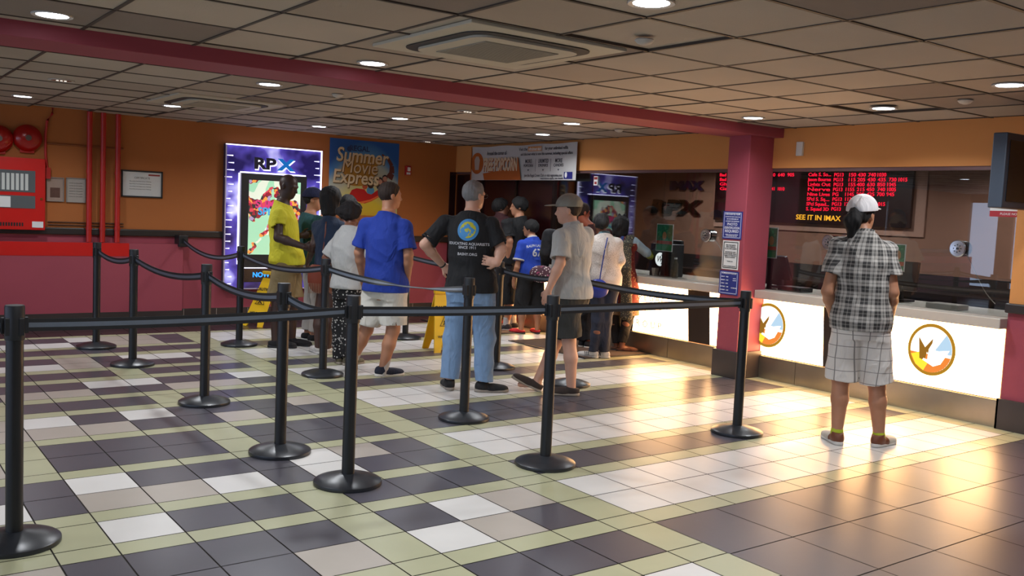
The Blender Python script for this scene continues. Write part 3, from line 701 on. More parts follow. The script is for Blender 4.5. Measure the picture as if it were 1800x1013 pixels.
# coaster track loop and car with generic riders
pts = [pxp(x, y) for x, y in ((671, 272), (682, 280), (688, 292), (688, 305), (683, 314))]
b = MB()
for i in range(len(pts)-1):
    (x0, y0), (x1, y1) = pts[i], pts[i+1]; wd_ = .012+.010*i; nx, ny = (y0-y1), (x1-x0); L = math.hypot(nx, ny); nx, ny = nx/L*wd_, ny/L*wd_
    b.add([(x0+nx, y0+ny, .0065+.0006*i), (x0-nx, y0-ny, .0065+.0006*i), (x1-nx*1.3, y1-ny*1.3, .0065+.0006*i), (x1+nx*1.3, y1+ny*1.3, .0065+.0006*i)], [(0, 1, 2, 3)])
b.build('coaster_track', mat('dark_red_track', '#5e2a20', .5), PO)
b = MB()
car = [pxp(x, y) for x, y in ((612, 345), (618, 334), (626, 331), (640, 333), (645, 340), (652, 342), (668, 331), (672, 336), (668, 345), (652, 354), (640, 358), (628, 354))]
b.prism(car, .004, .0075); b.build('coaster_car', M_car, PO)
b = MB(); st = [pxp(x, y) for x, y in ((632, 355), (650, 351), (668, 342), (669, 344), (650, 354), (634, 358))]; b.prism(st, .0075, .0082); b.build('car_stripe', mat('amber_stripe', '#d8662a', .5), PO)
for (x, y, r, hc, bc) in ((651, 325, 6, '#3a1d14', '#4a86a5'), (667, 319, 5, '#c08a72', '#28282c'), (676, 314, 4.5, '#b5806a', '#7a3a30'), (641, 321, 4, '#c99a80', '#b8502a')):
    k = w/117; cx, cy = pxp(x, y)
    b = MB(); b.prism([(cx+math.cos(q)*r*k*1.1, cy-r*k*1.5+math.sin(q)*r*k*1.1) for q in np.linspace(0, 2*PI, 16, endpoint=False)], .004, .0070); b.build('rider_body', mat('rider_top_'+bc[1:], bc, .6), PO)
    b = MB(); b.prism([(cx+math.cos(q)*r*k*1.0, cy+r*k*.25+math.sin(q)*r*k*1.0) for q in np.linspace(0, 2*PI, 18, endpoint=False)], .004, .0083); b.build('rider_hair', mat('rider_hair', '#17100e', .6), PO)
    b = MB(); b.prism([(cx+math.cos(q)*r*k*.85, cy-r*k*.1+math.sin(q)*r*k*.85) for q in np.linspace(0, 2*PI, 18, endpoint=False)], .004, .0088); b.build('rider_face', mat('rider_face_'+hc[1:], hc, .6), PO)
# ---------------- banner stretched across the corner below the ceiling
q = [onp(826, 262, 1, WV-.55)]
tl = onp(826, 262.5, 0, CTU-.10); tr = onp(1019, 252, 0, CTU-.03); 
bl = onp(822, 318, 0, CTU-.10); br = onp(1011, 317, 0, CTU-.03)
X0, X1 = tl.y, tr.y; wB = X0-X1; zT = ZC-.03; hB = zT-1.905
BN = tframe('popcorn_banner', 'long white and orange free popcorn banner hung below the ceiling at the corner', 'banner', fr_ctr((X0+X1)/2, zT-hB/2, CTU-.06))
b = MB(); nx = 40
vs = []; fs = []
for i in range(nx+1):
    t = i/nx; x = -wB/2+wB*t; zz = .03*math.sin(t*9)*.35; sag = -.012*math.sin(t*PI*3)**2
    for zoff in (0, -.003):
        vs += [(x, -hB/2, zz+zoff), (x, hB/2+sag, zz+zoff)]
for i in range(nx):
    k = 4*i; fs += [(k, k+4, k+5, k+1), (k+2, k+3, k+7, k+6)]
    fs += [(k+1, k+5, k+7, k+3), (k, k+2, k+6, k+4)]
b.add(vs, fs); b.build('vinyl_sheet', mat('banner_vinyl', '#b9b7b4', .55, noise=.05), BN)
M_bor = mat('banner_orange', '#a8561c', .55); M_bin = mat('banner_ink', '#3b3a44', .6)
def bpt(x, y):   # position in the banner from the straightened view of it
    return (-wB/2+wB*x, hB/2-hB*y)
z0_ = .0125
def bpoly(name, pts, m, z=z0_): 
    b = MB(); b.prism([bpt(*p) for p in pts][::-1], z, z+.0012); b.build(name, m, BN)
bpoly('orange_band', [(.135, .80), (.445, .66), (.485, .40), (.52, .995), (.15, .995)], M_bor)
bpoly('orange_edge', [(.0, .0), (.008, .0), (.008, .995), (.0, .995)], M_bor)
b = MB(); cx, cy = bpt(.068, .50); b.prism([(cx+math.cos(t)*.155, cy+math.sin(t)*.145) for t in np.linspace(0, 2*PI, 36, endpoint=False)], z0_, z0_+.0012); b.build('round_badge', M_bor, BN)
b = MB(); b.prism([(cx-.045, cy-.09), (cx+.045, cy-.09), (cx+.065, cy+.045), (cx+.03, cy+.095), (cx-.03, cy+.095), (cx-.065, cy+.045)], z0_+.0012, z0_+.002); b.build('popcorn_box_mark', mat('banner_pale', '#a99c90', .5), BN)
cx, cy = bpt(.31, .56)
for m_, d, z_ in ((M_bor, .012, z0_+.002), (mat('banner_cream_letters', '#c9b193', .5), 0, z0_+.0035)):
    o = text('headline', 'FREE POPCORN', .235, m_, BN, (cx+d, cy-d, z_), extrude=.0008, font_off=.010)
    xs = [v.co.x for v in o.data.vertices]; k = .34*wB/(max(xs)-min(xs)); o.data.transform(Matrix.Diagonal((k, 1, 1, 1)))
def btx(s, x, y, sz, wfrac=None, m=M_bin, name='small_print'):
    cx, cy = bpt(x, y); o = text(name, s, sz, m, BN, (cx, cy, z0_+.0022), extrude=.0004, font_off=.0008)
    if wfrac:
        xs = [v.co.x for v in o.data.vertices]; k = wfrac*wB/(max(xs)-min(xs)); o.data.transform(Matrix.Diagonal((k, 1, 1, 1)))
btx('Around the corner of', .27, .22, .075, .2)
btx('Visit the', .53, .14, .055, .08); btx('refreshment stand', .64, .14, .06, .115, M_white); btx('for your unlimited refills', .83, .14, .055, .2)
bpoly('highlight_box', [(.575, .07), (.70, .07), (.70, .20), (.575, .20)], mat('banner_highlight', '#c98a52', .5))
btx('and discover what is new this summer, including special offers', .74, .28, .05, .46)
for s, x in (('MORE', .585), ('UNLIMITED', .72), ('MORE', .855)): btx(s, x, .48, .07, .06 if s == 'MORE' else .09)
for s, x in (('POPCORN', .585), ('DRINKS', .72), ('CANDIES', .855)): btx(s, x, .60, .05, .085)
for x in (.65, .785):
    bpoly('divider', [(x, .42), (x+.0015, .42), (x+.0015, .76), (x, .76)], M_bin)
for x in (.585, .72, .855): bpoly('small_arrow', [(x-.008, .70), (x+.008, .70), (x, .75)], M_bin)
btx('Join the Regal Crown Club or visit regmovies.com', .72, .87, .05, .34); btx('restrictions apply, see details', .80, .95, .03, .2)
bpoly('blue_emblem', [(.905, .78), (.975, .78), (.975, .965), (.905, .965)], mat('banner_blue', '#20246e', .5))
cx, cy = bpt(.922, .86); b = MB(); b.prism([(cx+math.cos(t)*.022, cy+math.sin(t)*.035) for t in np.linspace(0, 2*PI, 20, endpoint=False)], z0_+.0012, z0_+.002); b.build('emblem_oval', M_white, BN)
# ---------------- lit film display
a, c = Mw(398, 252, .1), Mw(560, 507, .1); w, h = c.x-a.x, a.z-c.z
DX, DZ = (a.x+c.x)/2, (a.z+c.z)/2
DS = tframe('film_display', 'tall purple lit film display with a screen on the left wall', 'display', fr_left(DX, DZ, WV-.10))
def dp(x, y):
    p = Mw(x, y, .1); return (p.x-DX, p.z-DZ)
b = MB(); b.box((-w/2, -h/2, -.10), (w/2, h/2, -.03), bev=.005); b.build('case', mat('display_side', '#4a4560', .4, metal=.3), DS)
def purp(nt, v):
    x, y, z = nsep(nt, v)
    n = nt.nodes.new('ShaderNodeTexNoise'); n.inputs['Scale'].default_value = 2.2; n.inputs['Detail'].default_value = 3; nt.links.new(v, n.inputs['Vector'])
    r = nt.nodes.new('ShaderNodeValToRGB'); nt.links.new(n.outputs['Fac'], r.inputs[0]); e = r.color_ramp.elements
    e[0].position = .38; e[0].color = (*lin('#1a1548'), 1); e[1].position = .66; e[1].color = (*lin('#c4c2f6'), 1)
    q = e.new(.52); q.color = (*lin('#4a3f9a'), 1)
    return r.outputs[0]
m = mat('purple_backlit_film', '#ffffff', .2); paint(m, purp)
mxo = m.node_tree.nodes[m['mix']].outputs[2]; m.node_tree.links.new(mxo, m.node_tree.nodes['Principled BSDF'].inputs['Emission Color']); m.node_tree.nodes['Principled BSDF'].inputs['Emission Strength'].default_value = .9
b = MB(); b.box((-w/2+.012, -h/2+.012, -.03), (w/2-.012, h/2-.012, -.022)); b.build('backlit_film', m, DS)
M_glow = emis('white_led_edge', '#e4deff', 2.6); M_glowd = emis('violet_led_edge', '#a69bff', 1.2)
b = MB(); b.box((-w/2, h/2-.012, -.02), (w/2, h/2, .0)); b.box((w/2-.012, -h/2, -.02), (w/2, h/2, .0)); b.build('lit_edge', M_glow, DS)
b = MB(); b.box((-w/2, -h/2, -.02), (-w/2+.010, h/2, 0)); b.box((-w/2, -h/2, -.02), (w/2, -h/2+.012, 0)); b.build('acrylic_edge', mat('acrylic_edge', '#a8a0a8', .2, emit='#8880a0', es=.3), DS)
b = MB(); rr = random.Random(5)
for side in (-1, 1):
    for k in range(19):
        yy = h/2-.14-k*.088; x0 = side*(w/2-.06)-(.0 if side > 0 else 0)
        L = rr.choice((.05, .07, .09)); xx = x0+rr.uniform(-.02, .02)
        b = MB(); b.prism([(xx-L*.5, yy-.003), (xx+L*.5, yy-.008), (xx+L*.5, yy+.008), (xx-L*.5, yy+.003)], -.022, -.019); b.build('light_dash', emis('dash_glow', '#d9d4ff', 1.8), DS)
# screen
x0, y0 = dp(423, 304); x1, y1 = dp(533, 476)
b = MB(); b.box((x0, y1, -.02), (x1, y0, .04), bev=.004); b.build('screen_frame', M_black, DS)
b = MB(); b.box((x0-.02, y1+.08, -.019), (x0-.004, y0, .0)); b.box((x0, y0+.004, -.019), (x1, y0+.02, .0)); b.build('screen_halo', M_glow, DS)
sx0, sy0 = dp(436, 316); sx1, sy1 = dp(523, 448)
def scr(nt, v):
    x, y, z = nsep(nt, v)
    vo = nt.nodes.new('ShaderNodeTexVoronoi'); vo.inputs['Scale'].default_value = 24; nt.links.new(v, vo.inputs['Vector'])
    n = nt.nodes.new('ShaderNodeTexNoise'); n.inputs['Scale'].default_value = 3; nt.links.new(v, n.inputs['Vector'])
    bg = nmix(nt, nmath(nt, 'GREATER_THAN', n.outputs['Fac'], .52), '#86b394', '#b9bfae')
    hsv = nt.nodes.new('ShaderNodeValToRGB'); nt.links.new(vo.outputs['Color'], hsv.inputs[0]); e = hsv.color_ramp.elements
    e[0].color = (*lin('#7a1f2c'), 1); e[1].color = (*lin('#cbb7a6'), 1)
    for p_, c_ in ((.35, '#2c2a2c'), (.5, '#b03a48'), (.65, '#c9803a'), (.8, '#8a7a9a')):
        q = e.new(p_); q.color = (*lin(c_), 1)
    hsv.color_ramp.interpolation = 'CONSTANT'
    n2 = nt.nodes.new('ShaderNodeTexNoise'); n2.inputs['Scale'].default_value = 4.3; nt.links.new(v, n2.inputs['Vector'])
    msk = nmath(nt, 'GREATER_THAN', nmath(nt, 'ADD', n2.outputs['Fac'], nmath(nt, 'MULTIPLY', nmath(nt, 'ABSOLUTE', nmath(nt, 'SUBTRACT', y, -.02)), -.18)), .45)
    return nmix(nt, msk, bg, hsv.outputs[0])
m = mat('screen_picture', '#ffffff', .2); paint(m, scr)
m.node_tree.links.new(m.node_tree.nodes[m['mix']].outputs[2], m.node_tree.nodes['Principled BSDF'].inputs['Emission Color']); m.node_tree.nodes['Principled BSDF'].inputs['Emission Strength'].default_value = 1.0
b = MB(); b.box((sx0, sy1, .04), (sx1, sy0, .043)); b.build('screen_picture', m, DS)
cx, cy = dp(488, 361); text('screen_title', 'SUMMER', .13, emis('title_pink', '#d0407a', 1), DS, (cx-.06, cy, .045), extrude=.0005, font_off=.004)
cx, cy = dp(488, 373); text('screen_title', 'SPLASH', .13, emis('title_blue', '#4aa0d8', 1), DS, (cx-.06, cy, .045), extrude=.0005, font_off=.004)
cx, cy = dp(480, 290)
for m_, d, z_ in ((emis('sign_glow', '#efeaff', 1.6), .012, .002), (mat('navy_sign_letters', '#0c0c2c', .3), 0, .006)):
    text('sign_letters', 'RP', .19, m_, DS, (cx-.11+d, cy-d*1.3, z_), extrude=.003, sx=1.35, font_off=.008)
    text('sign_letters', 'X', .19, m_ if d else emis('sign_blue', '#1f6fc0', .8), DS, (cx+.17+d, cy-d*1.3, z_), extrude=.003, sx=1.35, font_off=.010)
x0, y0 = dp(425, 470); x1, y1 = dp(520, 495)
b = MB(); b.box((x0, y1, -.02), (x1, y0-.012, .05), bev=.004); b.build('lower_sign_box', mat('navy_box', '#0a0a1e', .2), DS)
b = MB(); b.box((x0, y0-.010, -.02), (x1, y0, .05)); b.build('lower_sign_light', M_glow, DS)
cx, cy = dp(441, 483); text('lower_sign_text', 'NOW SHOWING', .085, emis('sky_blue_text', '#2f8cff', 2), DS, (cx, cy, .053), extrude=.0008, align='LEFT', font_off=.002)
# ---------------- ceiling lights
M_lamp = emis('downlight_lens', '#eef2ff', 14); M_trim = mat('white_trim', '#b8b2aa', .5); M_off = mat('dim_reflector', '#a39a92', .25, metal=.6)
proto = None
def downlight(x, y, lab, lit=True, power=1.0, w_=DOWN_W):
    o = thing('recessed_downlight', lab, 'ceiling light', (x, y, ZC-.004), 0, 'round recessed ceiling lights' if lit else 'unlit recessed ceiling lights')
    b = MB(); b.lathe([(.078, 0), (.098, -.004), (.10, .0), (.10, .004), (.078, .004)], 32); b.build('trim_ring', M_trim, o, smooth=True)
    b = MB(); b.cyl((0, 0, -.001), .077, .004, 28); b.build('lamp_lens', M_lamp if lit else M_off, o)
    if not lit:
        b = MB()
        for k in range(3): b.cyl((-.03+.03*k, 0, -.004), .01, .004, 10)
        b.build('small_lamp', emis('pilot_lamp', '#fff0dc', 1.5), o)  # sparkle on the unlit fitting, put in as glowing dots
    else:
        ld = bpy.data.lights.new('downlight_lamp', 'AREA'); ld.shape = 'DISK'; ld.size = .15; ld.energy = w_*power; ld.color = (.93, .96, 1.0); ld.spread = math.radians(150)
        lo = bpy.data.objects.new('downlight_lamp', ld); COL.objects.link(lo); lo.parent = o; lo.location = (0, 0, -.012)
for i_, y_ in enumerate((4.3, 6.3, 8.3)):  # unseen ceiling lights added to brighten the booth interior
    downlight(8.5, y_, 'added unseen ceiling light inside the ticket booth, above the staff side', True, BOOTH)
def cpos(x, y):
    p = onp(x, y, 2, ZC); return p.x, p.y
for x, y, lab, pw in ((92, 26, 'round ceiling light nearest the top left corner, in front of the rose beam', 1), (655, 111, 'round ceiling light beside the near air conditioner and the rose beam', 1),
    (1145, 4, 'brightest round ceiling light at the top edge right of the near air conditioner', 1.3), (1775, 149, 'round ceiling light at the far right above the television', 1), (1553, 190, 'round ceiling light above the white capped figure', 1),
    (1324, 207, 'round ceiling light just in front of the rose column', .8), (40, 169, 'round ceiling light at the far left above the alarm bells', .7), (303, 186, 'round ceiling light left of the far air conditioner', 1),
    (474, 148, 'bright round ceiling light between the rose beam and the far air conditioner', 1.3), (561, 222, 'round ceiling light above the gap between display and summer poster', .7), (703, 208, 'round ceiling light above the right side of the summer poster', .7),
    (771, 234, 'round ceiling light close to the far corner of the left wall', .7), (954, 236, 'round ceiling light directly in front of the banner', .7), (1005, 217, 'round ceiling light right of centre, beyond the beam, near the banner end', .7)):
    downlight(*cpos(x, y), lab, True, pw)
for x, y, lab in ((108, 141, 'unlit recessed fitting over the left side beyond the beam'), (822, 196, 'unlit recessed fitting in the middle beyond the beam'), (752, 249, 'unlit recessed fitting by the far left wall')):
    downlight(*cpos(x, y), lab, False)
# lights of the same rows that stand behind the viewer or left of the view
for i, (x, y) in enumerate(((.95, 2.9), (2.77, .4), (.95, .4), (5.2, .3), (-2.3, 5.3), (-2.3, 8.3), (-4.8, 3), (-.8, 8.3), (2.77, -2.4), (5.6, -2.2), (-2.3, -1.5))):
    downlight(x, y, 'round ceiling light out of the picture behind or left of the viewer', True, 1)
def det(x, y, lab):
    X, Y = cpos(x, y); b = MB(); b.lathe([(.045, 0), (.05, -.006), (.035, -.022), (.012, -.03)], 20); o = b.build('smoke_detector', M_trim, smooth=True); o.location = (X, Y, ZC-.003)
    setp(o, lab, 'smoke detector', 'small round ceiling detectors')
det(1133, 68, 'small round ceiling detector under the brightest light'); det(1088, 227, 'small round ceiling detector near the ticket window header')
det(1697, 175, 'small round ceiling detector between the two right hand lights'); det(594, 165, 'small round ceiling detector just beyond the beam')
# ---------------- air conditioning cassettes
M_ac = mat('ivory_cassette', '#b9b2a0', .55, noise=.04)
def cassette(cx, cy, w, d, lab):
    o = thing('air_conditioner', lab, 'air conditioner', (cx, cy, ZC-.035), 0, 'ceiling air conditioning cassettes')
    b = MB(); b.box((-w/2, -d/2, .018), (w/2, d/2, .036), bev=.004); b.build('outer_panel', M_ac, o)
    def rr_(k, r, n=6):
        ax, ay = w*k/2, d*k/2; p = []
        for sx_, sy_, a0 in ((1, 1, 0), (-1, 1, PI/2), (-1, -1, PI), (1, -1, 1.5*PI)):
            for i in range(n+1):
                q = a0+PI/2*i/n; p.append((sx_*(ax-r)+r*math.cos(q), sy_*(ay-r)+r*math.sin(q)))
        return p
    b = MB(); b.prism(rr_(.80, .14), .012, .019); b.build('air_slot', mat('air_slot_dark', '#2c2824', .6), o)
    b = MB(); b.prism(rr_(.68, .10), .0, .019); b.build('front_panel', M_ac, o)
    b = MB(); b.box((-w*.24, -d*.24, -.004), (w*.24, d*.24, .002)); g = b.build('return_grille', mat('grille_grey', '#8f897d', .6), o)
    b = MB()
    for k in range(24): b.box((-w*.235, -d*.235+k*d*.0195, -.006), (w*.235, -d*.235+k*d*.0195+.004, -.003))
    b.build('grille_slats', mat('grille_slat', '#a29c8e', .6), g)
cassette(2.95, 4.25, 1.0, 1.0, 'large square ceiling air conditioner near the viewer, right of centre top')
cassette(2.95, 8.85, 1.0, 1.0, 'square ceiling air conditioner beyond the rose beam at left')
# ---------------- floor mats
def floormat(x0, y0, x1, y1, lab):
    b = MB(); b.box((x0, y0, 0.001), (x1, y1, .008), 0, bev=.002); b.box((x0+.03, y0+.03, .008), (x1-.03, y1-.03, .011), 1)
    recenter(setp(b.build('door_mat', [M_black, mat('brown_carpet_mat', '#4b3a30', .95, noise=.2, nscale=60)]), lab, 'mat', 'dark mats in front of the ticket counter'))
floormat(6.32, 7.25, CTU-.04, 8.62, 'dark mat on the floor under the woman in the lace cardigan')
floormat(6.32, 9.12, CTU-.04, 10.6, 'dark mat on the floor under the boy in the blue shirt')
# ---------------- wet floor signs
M_yel = mat('yellow_plastic', '#e0b416', .42, noise=.05)
M_yel2 = mat('yellow_print_black', '#1a1712', .5)
def wetsign(p, yaw, lab, spread=.16, hgt=.62, w=.30):
    o = thing('wet_floor_sign', lab, 'caution sign', (p[0], p[1], 0), yaw, 'folding yellow caution signs')
    for s, nm in ((-1, 'front_board'), (1, 'rear_board')):
        b = MB(); t = .018
        # board with a notch between two feet
        out = [(-w/2, 0), (-w/2+.07, 0), (-w/2+.095, .10), (w/2-.095, .10), (w/2-.07, 0), (w/2, 0), (w/2-.05, hgt), (-w/2+.05, hgt)]
        n = len(out); ang = math.atan2(spread, hgt)
        vs = []
        for dz in (0, t):
            for x, z in out: vs.append((x, s*(spread*(1-z/hgt)+dz-.01), z*math.cos(ang)))
        tri = [(0, 1, 2, 7), (2, 3, 6, 7), (3, 4, 5, 6)]
        fs = [f for f in tri]+[tuple(n+i for i in f[::-1]) for f in tri]+[(i, (i+1) % n, n+(i+1) % n, n+i) for i in range(n)]
        b.add(vs, fs); bd = b.build(nm, M_yel, o)
        R = Matrix.Translation((0, s*(spread*.5+.011), hgt*.5*math.cos(ang))) @ (Matrix.Rotation(PI if s > 0 else 0, 4, 'Z')) @ Matrix.Rotation(PI/2-ang, 4, 'X')
        text('board_lettering', 'CAUTION', .052, M_yel2, bd, M=R @ Matrix.Translation((0, .16, .008)), extrude=.0006, font_off=.0015)
        text('board_lettering', 'WET FLOOR', .036, M_yel2, bd, M=R @ Matrix.Translation((0, -.145, .008)), extrude=.0006, font_off=.001)
        b = MB(); zz = .008
        for k in range(3):
            q0, q1 = PI/2+k*2*PI/3, PI/2+(k+1)*2*PI/3; r0, r1 = .085, .072
            b.add([(r0*math.cos(q0), r0*math.sin(q0), zz), (r0*math.cos(q1), r0*math.sin(q1), zz), (r1*math.cos(q1), r1*math.sin(q1), zz), (r1*math.cos(q0), r1*math.sin(q0), zz)], [(0, 1, 2, 3)])
        for (ax, ay, bx, by, t_) in ((0, .03, -.01, -.005, .008), (-.01, -.005, .03, -.03, .006), (-.01, -.005, -.03, -.03, .006), (0, .02, .03, .015, .005), (0, .02, -.025, .0, .005)):
            dx, dy = bx-ax, by-ay; L = math.hypot(dx, dy); nx_, ny_ = -dy/L*t_, dx/L*t_
            b.add([(ax+nx_, ay+ny_, zz), (ax-nx_, ay-ny_, zz), (bx-nx_, by-ny_, zz), (bx+nx_, by+ny_, zz)], [(0, 1, 2, 3)])
        b.cyl((.006, .042, zz), .010, .0006, 12)
        g = b.build('warning_symbol', M_yel2, bd); g.matrix_local = R @ Matrix.Translation((0, .01, 0))
    b = MB(); b.box((-w/2+.045, -.022, hgt-.02), (w/2-.045, .022, hgt+.02), bev=.006); b.build('top_hinge', M_yel, o)
q = onp(768, 612, 2, 0)
wetsign((5.20, 8.28), math.radians(-8), 'yellow folding caution sign standing left of the man in faded jeans')
wetsign((4.28, 10.75), math.radians(-62), 'yellow folding caution sign behind the man in the yellow shirt', spread=.30)
# ---------------- queue posts and belts
PH = 1.017
def post(px_, py_, lab):
    p = onp(px_, py_, 2, 0)
    o = thing('queue_post', lab, 'stanchion', (p.x, p.y, 0), 0, 'black queue posts with retractable belts')
    b = MB(); b.lathe([(.181, 0), (.183, .010), (.181, .020), (.172, .026), (.11, .046), (.05, .056), (.045, .058)], 48); b.build('base', mat('black_cast_base', '#202328', .33, noise=.08), o, smooth=True)
    b = MB(); b.lathe([(.034, .05), (.034, PH-.14)], 32); b.build('pole', M_blackm, o, smooth=True)
    b = MB(); b.lathe([(.0375, PH-.145), (.0385, PH-.14), (.0385, PH-.008), (.036, PH), (.001, PH+.001)], 32); hd_ = b.build('belt_head', M_black, o, smooth=True)
    b = MB()
    for k in range(4):
        q = k*PI/2+.6; cx_, cy_ = math.cos(q)*.037, math.sin(q)*.037
        b.box((cx_-.010, cy_-.010, PH-.125), (cx_+.010, cy_+.010, PH-.05), bev=.003)
    b.build('belt_slot', M_black, hd_)
    return o
spec = [(25, 956, 'large black queue post in the left foreground, nearest the viewer'), (169, 611, 'black queue post farthest left, in front of the red band'),
        (233, 642, 'second black queue post from the left wall, before the rose wall'), (359, 709, 'black queue post standing third in the left row, between two others'),
        (420, 607, 'black queue post in front of the purple film display'), (492, 796, 'black queue post just left of the two crossing belts'),
        (567, 660, 'black queue post in front of the woman in denim'), (611, 850, 'black queue post where two belts meet, centre left foreground'),
        (815, 737, 'black queue post in front of the man in the black shirt'), (958, 817, 'black queue post in front of the man in the grey polo shirt'),
        (1295, 761, 'black queue post standing alone before the rose column'), (712, 595, 'black queue post behind the man in white shorts'),
        (872, 647, 'black queue post hidden behind the faded jeans'), (1001, 677, 'black queue post behind the legs of the man in the grey polo')]
PO_ = [post(*s) for s in spec]
PP = [Vector((o.location.x, o.location.y, .932)) for o in PO_]
def belt(own, A, B, sag=.05, twist=None, name='belt'):
    """webbing 5 cm wide from A to B; twist = list of (t, angle)"""
    A, B = Vector(A), Vector(B); d = (B-A); L = d.length; hd_ = Vector((d.x, d.y, 0)).normalized(); side = Vector((-hd_.y, hd_.x, 0))
    A = A+hd_*.042; B = B-hd_*.042; n = 40; b = MB(); vs = []
    offs = (-.026, -.010, .010, .026)
    for i in range(n+1):
        t = i/n; c_ = A.lerp(B, t)-Vector((0, 0, sag*4*t*(1-t)))
        an = 0
        if twist: an = np.interp(t, [q_[0] for q_ in twist], [q_[1] for q_ in twist])
        wv = Vector((0, 0, 1))*math.cos(an)+side*math.sin(an); nv = side*math.cos(an)-Vector((0, 0, 1))*math.sin(an)
        for sgn in (-1, 1):
            for k_ in offs: vs.append(c_+wv*k_+nv*sgn*.0011)
    fs = []; ms = []
    for i in range(n):
        a_, c2 = i*8, (i+1)*8
        for k in range(3):
            fs.append((a_+k, c2+k, c2+k+1, a_+k+1)); ms.append(1 if k == 1 else 0)
            fs.append((a_+4+k, a_+5+k, c2+5+k, c2+4+k)); ms.append(1 if k == 1 else 0)
        fs.append((a_, a_+4, c2+4, c2)); ms.append(0); fs.append((a_+3, c2+3, c2+7, a_+7)); ms.append(0)
    for f_, m_ in zip(fs, ms): pass
    nb = len(b.v); b.v += [tuple(v) for v in vs]; b.f += [tuple(nb+i for i in f) for f in fs]; b.m += ms
    for P_ in (A, B):   # end clips
        b.box(P_-Vector((.010, .010, .034)), P_+Vector((.010, .010, .034)), 0, bev=.003)
    o = b.build(name, [M_belt, M_beltg]); loc(o, own); return o
belt(PO_[0], PP[0], PP[7], .012); belt(PO_[7], PP[7], PP[9], .004); belt(PO_[9], PP[9], PP[10], .0)
belt(PO_[1], PP[1], PP[2], .05); belt(PO_[2], PP[2], PP[3], .06); belt(PO_[3], PP[3], PP[5], .05); belt(PO_[5], PP[5], PP[7], .04)
belt(PO_[4], PP[4], PP[6], .07); belt(PO_[6], PP[6], PP[8], .05, [(0, 0), (.35, .3), (.55, 1.45), (.75, 1.5), (1, .3)])
belt(PO_[11], PP[11], PP[12], .03); belt(PO_[12], PP[12], PP[13], .03); belt(PO_[13], PP[13], PP[10], .03)
belt(PO_[0], PP[0], PP[0]+Vector((-2.2, .4, 0)), .02)
p = onp(322, 424, 1, WV-.17)
o = thing('wall_belt_mount', 'black wall mounted belt holder on the rose wall left of the purple display', 'belt holder', (p.x, WV, p.z-.06))
b = MB(); b.box((-.055, -.19, -.01), (.055, -.001, .13), bev=.01); b.build('case', M_black, o)
belt(o, (p.x, WV-.16, p.z+.0), PP[4], .10)
